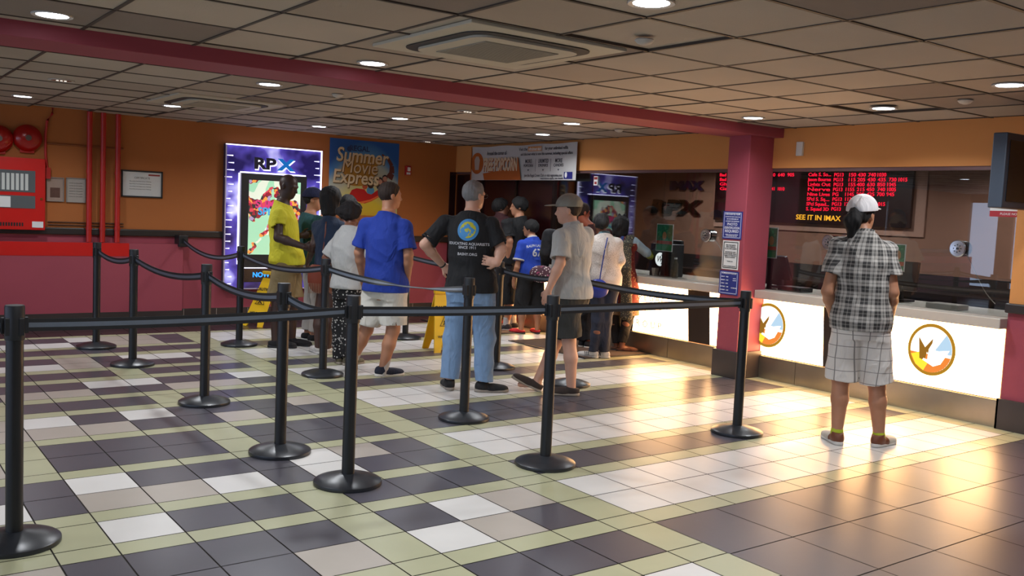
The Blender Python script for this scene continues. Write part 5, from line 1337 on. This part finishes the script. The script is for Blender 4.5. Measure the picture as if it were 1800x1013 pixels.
    if glasses:
        b = MB()
        for sx in (-1, 1):
            ce = hp(sx*.15, .40, .0); ring = [ce+(hr*math.cos(q)*.115+hu*math.sin(q)*.085)*u for q in np.linspace(0, 2*PI, 17)]
            b.tube(ring, .0022, 5); b.tube([hp(sx*.26, .40, .02), hp(sx*.345, .30, .03), hp(sx*.355, -.06, .02)], .0022, 5)
        b.tube([hp(-.04, .42, .02), hp(.04, .42, .02)], .0022, 5)
        o = b.build('glasses', M_black, root); o.matrix_parent_inverse = PI_
    return dict(root=root, j=j, fw=fw, rt=rt, up=up, hp=hp, top=topo, base=base_w, yaw=yaw, H=H, PI=PI_, hf=hf, hr=hr, hu=hu, u=u)
def stick(P, objs, out=.004, wall=None):
    """lay flat print meshes, made in a plane behind the back, onto the cloth"""
    me = P['top'].data; vs = [v.co.copy() for v in me.vertices]; bv = BVHTree.FromPolygons(vs, [list(p.vertices) for p in me.polygons])
    for o in objs:
        m2 = o.data
        for v in m2.vertices:
            q = Vector((v.co.x, -1.0, v.co.y)); hit = bv.ray_cast(q, Vector((0, 1, 0)))
            y = hit[0].y if hit[0] else -.12
            v.co = Vector((v.co.x, y-out-v.co.z, v.co.y))
        m2.update(); o.parent = P['root']; o.matrix_local = Matrix.Identity(4)
def grid_disc(name, r, m, cx, cy, pts=None):
    b = MB(); n = 40; k = 10
    vs = [(cx, cy, 0)]; fs = []
    for i in range(1, k+1):
        for a in range(n): vs.append((cx+r*i/k*math.cos(2*PI*a/n), cy+r*i/k*math.sin(2*PI*a/n), 0))
    for a in range(n): fs.append((0, 1+a, 1+(a+1) % n))
    for i in range(k-1):
        for a in range(n): p, q = 1+i*n+a, 1+i*n+(a+1) % n; fs.append((p, p+n, q+n, q))
    b.add(vs, fs); return b.build(name, m)
# ================================================================== THE QUEUE
SK_D = skin('deep', '#3a241c'); SK_B = skin('brown', '#7a4c36'); SK_T = skin('tan', '#b07c5e'); SK_L = skin('light', '#c79a84'); SK_M = skin('medium', '#a8785c')
H_black = mat('black_hair', '#0b090a', .8, noise=.3, nscale=60); H_brown = mat('brown_hair', '#2a1d16', .8, noise=.35, nscale=60)
H_grey = mat('grey_hair', '#77787a', .6, noise=.4, nscale=30)
W_sole = mat('white_rubber_sole', '#c9c6c0', .6); B_sole = mat('dark_rubber_sole', '#15151a', .6)
# ---- plaid man
def plaid(nt, v):
    x, y, z = nsep(nt, v)
    def band(s, per, w0, off): return nmath(nt, 'LESS_THAN', nmath(nt, 'FRACT', nmath(nt, 'MULTIPLY_ADD', s, 1/per, off)), w0)
    ax = nmath(nt, 'MULTIPLY_ADD', nmath(nt, 'ARCTAN2', nmath(nt, 'MULTIPLY', x, .75), nmath(nt, 'MULTIPLY', y, -1)), .19, 5)
    az = nmath(nt, 'ADD', z, 5)
    def lev(s):
        d = nmath(nt, 'MULTIPLY', band(s, .082, .50, 0), .58)
        d = nmath(nt, 'ADD', d, nmath(nt, 'MULTIPLY', band(s, .082, .09, .30), .40))
        d = nmath(nt, 'ADD', d, nmath(nt, 'MULTIPLY', band(s, .082, .07, .78), -.3))
        return d
    t = nmath(nt, 'MULTIPLY', nmath(nt, 'ADD', lev(ax), lev(az)), .80)
    return nmix(nt, t, '#bbb7b0', '#0c0d12')
M_plaid = folds(paint(mat('plaid_cotton', '#ffffff', .85, noise=.05), plaid))
def windowpane(nt, v):
    x, y, z = nsep(nt, v)
    def line(s, per, w0, off): return nmath(nt, 'LESS_THAN', nmath(nt, 'FRACT', nmath(nt, 'MULTIPLY_ADD', s, 1/per, off)), w0)
    a = nmath(nt, 'MAXIMUM', line(nmath(nt, 'MULTIPLY_ADD', nmath(nt, 'ARCTAN2', nmath(nt, 'MULTIPLY', x, .8), nmath(nt, 'MULTIPLY_ADD', y, -1, .02)), .17, 5), .085, .07, .3), line(nmath(nt, 'ADD', z, 5), .085, .055, .1))
    return nmix(nt, nmath(nt, 'MULTIPLY', a, .75), '#dcd7d0', '#57514f')
M_wp = folds(paint(mat('windowpane_cotton', '#ffffff', .85, noise=.05), windowpane))
def twoshoe(nt, v):
    x, y, z = nsep(nt, v); return nmix(nt, nmath(nt, 'LESS_THAN', y, .01), '#b5b0a6', '#6b3a22')
M_brownshoe = paint(mat('white_and_brown_leather', '#ffffff', .5), twoshoe)
P = person('person in plaid shirt, checked shorts and white cap standing alone at the ticket windows', (1508, 781), 1.71, 8, 48,
    dict(hd=(1517, 378), nk=(1519, 414), sl=(1474, 429), sr=(1560, 434), el=(1455, 512, -.02), er=(1569, 514, -.02), wl=(1464, 556, .1), wr=(1564, 560, .1),
         hl=(1492, 572), hr=(1534, 573), kl=(1478, 668), kr=(1541, 674), al=(1471, 762), ar=(1545, 768)),
    w=1.02, skinm=SK_T, hair=dict(type='pony', m=H_black, t=.008, front=.0, rough=.008), cap=dict(m=cloth('white_cap_cotton', '#dddada'), gap=True, t=.026), res=.0055, hpitch=6,
    top=dict(m=M_plaid, sleeve=.62, hem=-.015, loose=.020, wr=.009, sflare=.014, collar=True, ch=.016), bot=dict(type='shorts', m=M_wp, hem=.98, loose=.022, flare=.012, wr=.006),
    shoes=dict(m=M_brownshoe, sole=W_sole, sock=mat('lime_sock', '#a9b82c', .9), sockh=.12, dir={'l': -12, 'r': 42}))
# ---- black shirt man
P = person('person with grey hair and hands on hips in black printed t-shirt and faded jeans', (822, 686), 1.75, 12, 42,
    dict(hd=(834, 344), nk=(830, 377), sl=(783, 388), sr=(864, 392), el=(747, 430, -.04), er=(881, 438, -.02), wl=(779, 467, .02), wr=(874, 463, -.17),
         hl=(811, 512), hr=(845, 513), kl=(798, 592), kr=(852, 595), al=(790, 668), ar=(850, 674)),
    w=1.10, belly=.05, skinm=SK_L, hair=dict(type='short', m=H_grey, t=.008, front=.12, rough=.003), res=.006, glasses=True,
    hands=(dict(dir=(.8, .1, -.55), n=(-.3, .9, -.3), curl=.5), dict(dir=(-.9, .0, .16), n=(.1, .9, 0), curl=.12)),
    top=dict(m=cloth('black_tshirt', '#101216'), sleeve=.84, hem=.0, loose=.020, wr=.008, sflare=.012), bot=dict(type='pants', name='jeans', m=cloth('faded_denim', '#7390b2', .22, .85, 7), hem=.96, loose=.020, wr=.008, cuff=.075),
    shoes=dict(m=cloth('black_shoe_leather', '#17171a'), sole=mat('grey_sole', '#8a8278', .6), dir={'l': -28, 'r': 66}))
blk = P
def fishmap(nt, v):
    x, y, z = nsep(nt, v); n = nt.nodes.new('ShaderNodeTexNoise'); n.inputs['Scale'].default_value = 27; n.inputs['Detail'].default_value = 2; nt.links.new(v, n.inputs['Vector'])
    return nmix(nt, nmath(nt, 'GREATER_THAN', n.outputs['Fac'], .47), '#3d86c0', '#b3b12a')
k = P['H']/1.75; nkz = P['j']['nk'][2]
d1 = grid_disc('shirt_emblem_rim', .088, mat('emblem_light_blue', '#3a82bd', .7), -.015, nkz-.125)
d2 = grid_disc('shirt_emblem', .066, paint(mat('emblem_map_print', '#ffffff', .7), fishmap), -.015, nkz-.125)
M_wprint = mat('white_shirt_print', '#b9bcc2', .7)
tt = [text('shirt_print', s, sz, M_wprint, None, extrude=.0002, font_off=.0006) for s, sz in (('EDUCATING AQUARISTS', .030), ('SINCE 1911', .030), ('BASNY.ORG', .030))]
for o, z in zip(tt, (.238, .268, .322)): o.data.transform(Matrix.Translation((-.01, nkz-z, 0)))
stick(P, [d1], .003); stick(P, [d2], .0045); stick(P, tt, .004)
S2 = SDF(.004); w_, e_ = P['j']['wl'], P['j']['el']; dn = (w_-e_)/np.linalg.norm(w_-e_); q = w_-dn*.01
S2.rc(q-dn*.02, q+dn*.02, .032, .032, k=.002, cut=[(q+dn*.008, dn), (q-dn*.008, -dn)]); mk('wristwatch', S2.mesh(), M_black, P['root'], P['base'], P['yaw'])
# ---- blue shirt man
P = person('person with short brown hair in a bright blue t-shirt and white cargo shorts', (645, 658), 1.73, 22, 58,
    dict(hd=(687, 344), nk=(683, 377), sl=(644, 392), sr=(712, 396), el=(631, 444, 0), er=(718, 448, .0), wl=(637, 486, .03), wr=(716, 492, .05),
         hl=(661, 508), hr=(694, 509), kl=(644, 580), kr=(691, 580), al=(616, 641), ar=(672, 655)),
    w=1.04, skinm=SK_T, hair=dict(type='short', m=H_brown, t=.008, front=.16, rough=.003), res=.006,
    top=dict(m=cloth('royal_blue_tshirt', '#153491'), sleeve=.80, hem=-.01, loose=.022, wr=.010, sflare=.016), bot=dict(type='shorts', m=cloth('white_cargo_cotton', '#cfccc2'), hem=.86, loose=.024, flare=.014, wr=.009),
    shoes=dict(m=cloth('navy_knit_shoe', '#1c2132'), sole=W_sole, sock=cloth('white_sock', '#b4b3b0'), sockh=.34, dir={'l': -25, 'r': 35}))
# ---- grey polo
P = person('person in a grey polo shirt, grey cap and dark shorts, turned to the left', (966, 690), 1.70, -58, -80,
    dict(hd=(998, 370), nk=(1006, 398), sl=(987, 412, 0), sr=(1031, 408), el=(985, 462, -.02), er=(1022, 455, .05), wl=(964, 510, -.05), wr=(1005, 490, .1),
         hl=(998, 520), hr=(1012, 519), kl=(1000, 600, 0), kr=(976, 602, 0), al=(1004, 684, 0), ar=(945, 668, 0)),
    w=1.0, belly=.09, skinm=SK_L, hair=dict(type='short', m=H_brown, t=.010, front=.0, rough=.004), cap=dict(m=cloth('grey_green_cap', '#83837a'), t=.024, gap=True, tilt=.2), res=.006, hpitch=-2,
    hands=(dict(dir=(0, .25, -1), n=(1, 0, 0), curl=.5), 'none'),
    top=dict(m=cloth('light_grey_pique', '#a9aaa7'), sleeve=.82, hem=-.01, loose=.026, wr=.010, sflare=.016, collar=True, ch=.014), bot=dict(type='shorts', m=cloth('charcoal_shorts', '#343431'), hem=.90, loose=.020, flare=.012),
    shoes=dict(m=mat('taupe_suede', '#3a302b', .9), sole=mat('dull_sole', '#9a8f80', .7), dir={'l': -30, 'r': -28}, high=False, collar=.070, pitch={'r': .42}))
# ---- yellow shirt
P = person('person with a shaved head in a yellow t-shirt and khaki shorts, looking down', (497, 609), 1.79, 80, 108,
    dict(hd=(508, 328), nk=(497, 357), sr=(491, 373), sl=(505, 372), er=(489, 418, -.02), el=(513, 418, .0), wr=(534, 434, -.10), wl=(530, 414, -.05),
         hl=(506, 462), hr=(503, 463), kl=(514, 535), kr=(489, 533), al=(513, 598), ar=(484, 597)),
    w=1.08, belly=.03, skinm=SK_D, hair=None, res=.0065, hpitch=-16,
    hands=(dict(dir=(0, 1, .2), n=(1, 0, 0), curl=1.3), dict(dir=(0, 1, -.1), n=(-1, 0, 0), curl=.9)),
    top=dict(m=cloth('yellow_tshirt', '#cdc42a'), sleeve=.58, hem=-.005, loose=.018, wr=.009, sflare=.012), bot=dict(type='shorts', m=cloth('khaki_cotton', '#84724f'), hem=.84, loose=.026, flare=.016),
    shoes=dict(m=cloth('black_sneaker', '#131216'), sole=B_sole, dir={'l': 15, 'r': 5}, collar=.07))
# ---- navy cap, teal shirt
P = person('person in a navy cap, teal t-shirt and white trousers beside the yellow shirt', (549, 600), 1.67, 55, 82,
    dict(hd=(552, 352), nk=(545, 378)), skinm=SK_T, hair=dict(type='short', m=H_black, t=.010, front=.0), cap=dict(m=cloth('navy_cap_cotton', '#151a3c'), t=.026), res=.007,
    hands=(dict(dir=(0, 1, .1), n=(1, 0, 0), curl=.9), 'down'),
    top=dict(m=cloth('teal_tshirt', '#1e4a4e'), sleeve=.8, hem=-.02, loose=.02), bot=dict(type='pants', name='trousers', m=cloth('white_trousers', '#a9a39c'), hem=.92, loose=.018),
    shoes=dict(m=cloth('black_sneaker', '#131216'), sole=W_sole, dir={'l': 20, 'r': 20}))
# ---- denim woman
P = person('person with shoulder length black hair in a sleeveless dark denim dress', (574, 622), 1.72, 10, 25,
    dict(hd=(584, 350), nk=(580, 384), sl=(558, 395), sr=(600, 396), el=(552, 430, -.03), wl=(543, 456, .05), wr=(603, 470), hl=(574, 480), hr=(592, 480), kl=(562, 550), kr=(580, 548), al=(560, 614), ar=(576, 608)),
    w=.94, skinm=skin('dark_brown', '#452c22'), hair=dict(type='long', m=H_black, t=.014, front=.2, len=.62), res=.007,
    top=dict(name='dress', m=cloth('dark_denim', '#1a2a42', .15), sleeve=0, hemz=.40, loose=.016, flare=.02, wr=.007), bot=None,
    shoes=dict(m=cloth('white_canvas_shoe', '#bdb8b2'), sole=W_sole, dir={'l': -40, 'r': 20}, high=False, collar=.06))
den = P
# ---- white top, patterned trousers
def printm(nt, v):
    vo = nt.nodes.new('ShaderNodeTexVoronoi'); vo.inputs['Scale'].default_value = 38; nt.links.new(v, vo.inputs['Vector'])
    return nmix(nt, nmath(nt, 'LESS_THAN', vo.outputs['Distance'], .30), '#0d0c0e', '#b9b6b0')
P = person('person with curly dark hair in a white t-shirt and black trousers with a white print', (607, 640), 1.55, 18, 40,
    dict(hd=(620, 377), nk=(616, 400), sl=(600, 412), sr=(638, 412), hl=(604, 510), hr=(624, 510), kl=(597, 575), kr=(612, 573), al=(597, 632), ar=(613, 628)), w=1.06, skinm=SK_B, hair=dict(type='curly', m=mat('dark_curly_hair', '#171213', .85, noise=.4, nscale=60), t=.03, rough=.008, front=.15), res=.007,
    top=dict(m=cloth('white_cotton_top', '#b3b3b0'), sleeve=.9, hem=.01, loose=.022, wr=.009), bot=dict(type='pants', name='trousers', m=paint(mat('printed_black_cloth', '#ffffff', .8), printm), hem=.97, loose=.010, cuff=.062),
    shoes=dict(m=cloth('olive_sneaker', '#59523f'), sole=mat('dull_sole', '#9a8f80', .7), dir={'l': -30, 'r': 20}))
# ---- pink dress, mostly hidden
person('person in a pale pink dress mostly hidden behind the denim dress', (598, 612), 1.58, 30, 30, dict(), w=.9, skinm=SK_T,
    hair=dict(type='bob', m=H_black, t=.02), res=.008, face=False, D_off=.12,
    top=dict(name='dress', m=cloth('pale_pink_cloth', '#a8766c'), sleeve=.6, hemz=.42, loose=.016, flare=.03), bot=None, shoes=dict(m=cloth('black_flat_shoe', '#1d1718'), sole=W_sole, high=False, collar=.05))
# ---- teenagers and boy at the counter
P = person('teenage person in a black t-shirt and black shorts, in profile to the left', (893, 578), 1.70, -62, -92, D_off=-.08, J=dict(hd=(911, 364), nk=(913, 383), el=(896, 424, -.02), wl=(893, 452, .0), al=(890, 570), kl=(895, 530)), skinm=SK_T, hair=dict(type='short', m=H_black, t=.022, front=.28, rough=.007), res=.007,
    hands=(dict(dir=(0, 1, .1), n=(1, 0, 0), curl=.9), 'down'), w=.96,
    top=dict(m=cloth('black_cotton_top', '#0d0e11'), sleeve=.8, hem=-.03, loose=.03), bot=dict(type='shorts', m=cloth('black_sport_shorts', '#0c0c0f'), hem=1.1, loose=.025, flare=.015),
    shoes=dict(m=cloth('grey_black_trainer', '#3a393b'), sole=W_sole, sock=cloth('white_sock', '#b4b3b0'), dir={'l': -15, 'r': -5}))
person('person in a maroon top in profile to the right beside the doorway', (874, 579), 1.72, 62, 75, dict(hd=(881, 366)), skinm=SK_B, w=.9, D_off=.4,
    hair=dict(type='short', m=H_black, t=.020, front=.22), res=.008, hands=('down', 'down'),
    top=dict(m=cloth('maroon_cotton_top', '#3a161a'), sleeve=.8, hem=-.03, loose=.02), bot=dict(type='pants', name='trousers', m=cloth('dark_trousers', '#15151a'), hem=.95, loose=.015), shoes=dict(m=cloth('red_sneaker', '#8a1f18'), sole=W_sole))
P = person('child with glasses in a blue jersey with white trim, black shorts and red sandals', (928, 586), 1.40, -28, -68,
    dict(hd=(932, 402), nk=(936, 419), sl=(917, 428), sr=(950, 429), el=(909, 470, -.02), wl=(903, 494, .0), kl=(917, 545), kr=(944, 545), al=(916, 580), ar=(944, 578)), skinm=SK_T, hs=1.10, w=1.0,
    hair=dict(type='short', m=H_black, t=.018, front=.25, rough=.004), glasses=True, res=.006, hands=(dict(dir=(0, .1, -1), n=(1, 0, 0), curl=.8), 'down'),
    top=dict(m=cloth('blue_jersey', '#1c3fa8'), sleeve=.72, hem=-.02, loose=.024, wr=.007, collar=True, cm=cloth('white_trim', '#b9b9bb'), cuffm=cloth('white_trim', '#b9b9bb')),
    bot=dict(type='shorts', m=cloth('black_shorts', '#101013'), hem=.98, loose=.026, flare=.016), shoes=dict(m=cloth('red_sandal', '#c2272a'), sole=B_sole, dir={'l': -30, 'r': 5}, high=False, collar=.055))
nkz = P['j']['nk'][2]
tt = [text('jersey_print', 'RALPH LAUREN', .042, M_wprint, None, extrude=.0002, font_off=.0008, sx=.85), text('jersey_print', '67', .13, M_wprint, None, extrude=.0002, font_off=.003)]
tt[0].data.transform(Matrix.Translation((0, nkz-.085, 0))); tt[1].data.transform(Matrix.Translation((0, nkz-.175, 0)))
for v in tt[0].data.vertices: v.co.y -= v.co.x**2*1.4
stick(P, tt, .004)
for s_, h_, k_ in (('l', 'hl', 'kl'), ('r', 'hr', 'kr')):
    sx = -1 if s_ == 'l' else 1; b = MB(); A_, K_ = P['j'][h_], P['j'][k_]; r0 = .075
    b.tube([A_+P['rt']*sx*r0*1.05-P['up']*.02, (A_+K_)/2+P['rt']*sx*r0, K_+P['rt']*sx*r0*.95+P['up']*.02], .012, 6)
    o = b.build('side_stripe', mat('red_side_stripe', '#a8243a', .7), P['root']); o.matrix_parent_inverse = P['PI']
# ---- lace cardigan
def lace(nt, v):
    vo = nt.nodes.new('ShaderNodeTexVoronoi'); vo.inputs['Scale'].default_value = 130; nt.links.new(v, vo.inputs['Vector'])
    n = nt.nodes.new('ShaderNodeTexNoise'); n.inputs['Scale'].default_value = 5; nt.links.new(v, n.inputs['Vector'])
    return nmix(nt, nmath(nt, 'MULTIPLY', nmath(nt, 'LESS_THAN', vo.outputs['Distance'], .36), nmath(nt, 'GREATER_THAN', n.outputs['Fac'], .48)), '#cdc5bd', '#a0978f')
P = person('person with black hair in a white lace cardigan and dark jeans at the counter', (1056, 629), 1.55, -5, -10,
    dict(hd=(1056, 394), nk=(1062, 414), sl=(1046, 424), sr=(1084, 426), er=(1090, 458, -.02), wr=(1082, 482, .1), kl=(1052, 565), kr=(1063, 565), al=(1042, 622), ar=(1062, 622)), skinm=SK_B, w=1.02,
    hair=dict(type='bun', m=H_black, t=.016, front=.2), res=.007, top=dict(name='cardigan', m=paint(mat('white_lace', '#ffffff', .85, bump=.3, bscale=90), lace), sleeve=1.9, hem=-.03, loose=.020, collar=True, cm=cloth('teal_scarf', '#5d7a80'), ch=.02),
    bot=dict(type='pants', name='jeans', m=cloth('dark_jeans', '#23293a', .15), hem=.95, loose=.014, cuff=.05), shoes=dict(m=cloth('white_leather_shoe', '#c2bfba'), sole=W_sole, stripe=M_black, dir={'l': -52, 'r': -62}))
lac = P
# ---- dark red dress
def paisley(nt, v):
    x, y, z = nsep(nt, v)
    vo = nt.nodes.new('ShaderNodeTexVoronoi'); vo.inputs['Scale'].default_value = 30; nt.links.new(v, vo.inputs['Vector'])
    c = nmix(nt, nmath(nt, 'LESS_THAN', vo.outputs['Distance'], .25), '#6a1c16', '#a0764e')
    c = nmix(nt, nmath(nt, 'LESS_THAN', nmath(nt, 'ABSOLUTE', nmath(nt, 'ADD', x, -.0)), .018), c, '#2b3f78')
    return nmix(nt, nmath(nt, 'LESS_THAN', z, .52), c, nmix(nt, nmath(nt, 'LESS_THAN', vo.outputs['Distance'], .3), '#6a5236', '#a38a5c'))
P = person('person with long black hair in a dark red patterned dress reaching to the counter', (1088, 617), 1.53, 30, 20, J=dict(hd=(1092, 398), nk=(1094, 418), sl=(1082, 428), sr=(1114, 426), er=(1136, 444, .08), wr=(1148, 456, .3), al=(1084, 609), ar=(1093, 608)), skinm=SK_B, w=.90,
    hair=dict(type='long', m=H_black, t=.015, front=.25, len=.42), res=.007, hands=('down', dict(dir=(.2, 1, 0), n=(0, 0, -1), curl=.3)),
    top=dict(name='dress', m=paint(mat('paisley_cloth', '#ffffff', .8, noise=.1), paisley), sleeve={'l': .8, 'r': 0}, hemz=.27, loose=.018, flare=.05), bot=dict(type='pants', name='leggings', m=cloth('black_leggings', '#120f10'), hem=.9, loose=.014, cuff=.045),
    shoes=dict(m=cloth('brown_sandal', '#5a3422'), sole=B_sole, dir={'l': 40, 'r': 60}, high=False, collar=.045))
S2 = SDF(.006); a_, e_, w_ = P['j']['sr'], P['j']['er'], P['j']['wr']
S2.rc(a_, e_, .06, .048, k=.02); S2.rc(e_, e_+(w_-e_)*.25, .048, .04, k=.02); mk('pale_blue_sleeve', S2.mesh(), cloth('pale_blue_sleeve', '#8ba0ab'), P['root'], P['base'], P['yaw'])
S2 = SDF(.006); S2.rc(e_+(w_-e_)*.2, e_+(w_-e_)*.62, .044, .038, k=.02); mk('yellow_cuff', S2.mesh(), cloth('olive_yellow_cuff', '#8a8a28'), P['root'], P['base'], P['yaw'])
def scarfm(nt, v):
    vo = nt.nodes.new('ShaderNodeTexVoronoi'); vo.inputs['Scale'].default_value = 60; nt.links.new(v, vo.inputs['Vector']); return nmix(nt, nmath(nt, 'LESS_THAN', vo.outputs['Distance'], .3), '#3f3d36', '#8c8466')
S2 = SDF(.007); rt_, fw_, up_ = P['rt'], P['fw'], P['up']; n0 = P['j']['sr']*.75+P['j']['nk']*.25
pts_ = [n0-fw_*.02+up_*.045, n0-fw_*.10-up_*.03, n0-fw_*.125+rt_*.01-up_*.3, n0-fw_*.135+rt_*.035-up_*.55, n0-fw_*.15+rt_*.06-up_*.82]
for i in range(4):
    S2.rc(pts_[i]-rt_*.02, pts_[i+1]-rt_*.025, .026+.004*i, .030+.004*i, k=.03); S2.rc(pts_[i]+rt_*.025, pts_[i+1]+rt_*.03, .024+.004*i, .028+.004*i, k=.03)
S2.disp = wr(.006, 30, 8); mk('shawl', S2.mesh(), paint(mat('patterned_shawl', '#ffffff', .85), scarfm), P['root'], P['base'], P['yaw'])
b = MB()
for sx in (-1, 1):
    c_ = P['hp'](sx*.14, .05, .57); b.add(*(lambda bm: ([np.array(v.co)*np.array([1, .5, 1])+c_ for v in bm.verts], [[v.index for v in f_.verts] for f_ in bm.faces]))((lambda bm: (bmesh.ops.create_uvsphere(bm, u_segments=10, v_segments=8, radius=.024), bm.verts.index_update(), bm)[2])(bmesh.new())))
b.tube([P['hp'](-.14, .05, .58), P['hp'](.14, .05, .58)], .003, 6)
o = b.build('sunglasses', M_black, P['root'], smooth=True); o.matrix_parent_inverse = P['PI']
# ---- two people hidden behind the grey polo shirt
Pd = person('person in a dark jacket mostly hidden behind the grey polo shirt', (990, 617), 1.58, -15, 0, dict(sl=(964, 410), el=(958, 446), wl=(958, 476, .05)), skinm=SK_B, w=1.0, face=False,
    hair=dict(type='bob', m=H_black, t=.015), res=.008, top=dict(name='jacket', m=cloth('dark_jacket', '#14151a'), sleeve=1.7, hem=-.02, loose=.02), bot=dict(type='pants', name='trousers', m=cloth('dark_trousers', '#15151a'), hem=.9, loose=.015),
    shoes=dict(m=cloth('floral_sandal', '#8d7a6a'), sole=B_sole, high=False, collar=.05))
person('person in black trousers and dark trainers behind the grey cap', (1031, 606), 1.62, 20, 60, D_off=-.22, J=dict(hd=(1024, 374), kl=(1020, 555), kr=(1032, 555), al=(1024, 600), ar=(1036, 600)), skinm=skin('ruddy', '#a85a40'), w=.95,
    hair=dict(type='short', m=H_brown, t=.01), res=.008, top=dict(m=cloth('dark_red_top', '#3a1a18'), sleeve=.8, hem=-.02, loose=.02), bot=dict(type='pants', name='trousers', m=cloth('dark_trousers', '#15151a'), hem=.95, loose=.02),
    shoes=dict(m=cloth('black_trainer', '#17171b'), sole=W_sole, stripe=W_sole, stripes=(.1,), dir={'l': 10, 'r': 30}))
# ================================================================== THINGS HELD AND CARRIED
def blob(name, S_, m, lab, cat, org):
    V_, Q_ = S_.mesh(); o = mk(name, (V_, Q_), m, None, np.array(org), 0); o.location = Vector(org); 
    if lab: setp(o, lab, cat)
    return o
def strap(pts, r, m, root, name='strap', org=(0, 0, 0)):
    b = MB(); P_ = [Vector(p) for p in pts]; out = []
    for i in range(len(P_)-1):
        for k in range(6):
            out.append(P_[i].lerp(P_[i+1], k/6))
    out.append(P_[-1]); b.tube(out, r, 6); o = b.build(name, m, smooth=True); o.parent = root; o.matrix_parent_inverse = root.matrix_world.inverted() if False else Matrix.Translation(-Vector(org)); return o
# brown shoulder bag of the denim dress
dj = den['j']; Dn = float(np.dot(dj['hl'], np.array(FH)))
c0 = np.array(atd(559, 487, Dn-.10)); bf_, br_ = np.array(FH), np.array(RH)
o = thing('shoulder_bag', 'orange brown leather shoulder bag with fringe hanging beside the denim dress', 'bag', tuple(c0-np.array([0, 0, .15])))
org = c0-np.array([0, 0, .15])
S1 = SDF(.006); R_ = np.array([br_, bf_, [0, 0, 1]]); S1.el(c0, (.105, .05, .16), R_, k=.02); S1.cut(c0+np.array([0, 0, .12]), (0, 0, 1)); S1.disp = wr(.006, 30, 2)
g = mk('bag_body', S1.mesh(), mat('rust_leather', '#7a3218', .55, noise=.15), o, org, 0)
b = MB()
for k_ in range(11):
    x = -.08+k_*.016; p0 = c0+br_*x-bf_*.045-np.array([0, 0, .06]); b.tube([p0, p0-np.array([0, 0, .10])], .0035, 5)
f_ = b.build('fringe', mat('pale_fringe', '#8a6a58', .7)); f_.parent = o; f_.matrix_parent_inverse = Matrix.Translation(-Vector(org))
sh_ = np.array(atd(573, 391, Dn-.13)); strap([c0+br_*.06+np.array([0, 0, .1]), np.array(atd(568, 440, Dn-.14)), np.array(atd(572, 410, Dn-.15)), sh_, sh_+bf_*.1], .007, mat('tan_strap', '#6b3a2c', .5), o, org=org)
# blue handbag of the lace cardigan
lj = lac['j']; Dn = float(np.dot(lj['hl'], np.array(FH)))
c0 = np.array(atd(1050, 508, Dn-.17)); org = c0-np.array([0, 0, .1])
o = thing('handbag', 'bright blue handbag hanging at the hip of the lace cardigan', 'bag', tuple(org))
S1 = SDF(.006); S1.el(c0, (.115, .045, .10), R_, k=.02); S1.disp = wr(.005, 25, 6); mk('bag_body', S1.mesh(), mat('cobalt_leather', '#1b2f8c', .4, noise=.1), o, org, 0)
strap([c0+br_*.02+np.array([0, 0, .08]), np.array(atd(1056, 480, Dn-.16)), np.array(atd(1063, 440, Dn-.16)), np.array(atd(1068, 418, Dn-.12))], .007, mat('blue_strap', '#2c3f86', .5), o, org=org)
# floral bag
Dn = float(np.dot(Pd['j']['hl'], np.array(FH))); c0 = np.array(atd(952, 482, Dn-.15)); org = c0-np.array([0, 0, .09])
def flor(nt, v):
    vo = nt.nodes.new('ShaderNodeTexVoronoi'); vo.inputs['Scale'].default_value = 45; nt.links.new(v, vo.inputs['Vector']); n = nt.nodes.new('ShaderNodeTexNoise'); n.inputs['Scale'].default_value = 14; nt.links.new(v, n.inputs['Vector'])
    return nmix(nt, nmath(nt, 'LESS_THAN', vo.outputs['Distance'], .34), '#4a2a38', nmix(nt, nmath(nt, 'GREATER_THAN', n.outputs['Fac'], .55), '#cfc3c0', '#a0466a'))
o = thing('floral_bag', 'small floral bag in white, pink and black behind the blue jersey', 'bag', tuple(org))
S1 = SDF(.006); S1.el(c0, (.13, .06, .095), R_, k=.02); S1.disp = wr(.006, 25, 9); mk('bag_body', S1.mesh(), paint(mat('floral_cloth', '#ffffff', .8), flor), o, org, 0)
strap([c0+br_*.03+np.array([0, 0, .07]), Pd['j']['wl']-np.array([0, 0, .05])], .006, M_black, o, 'handle', org)
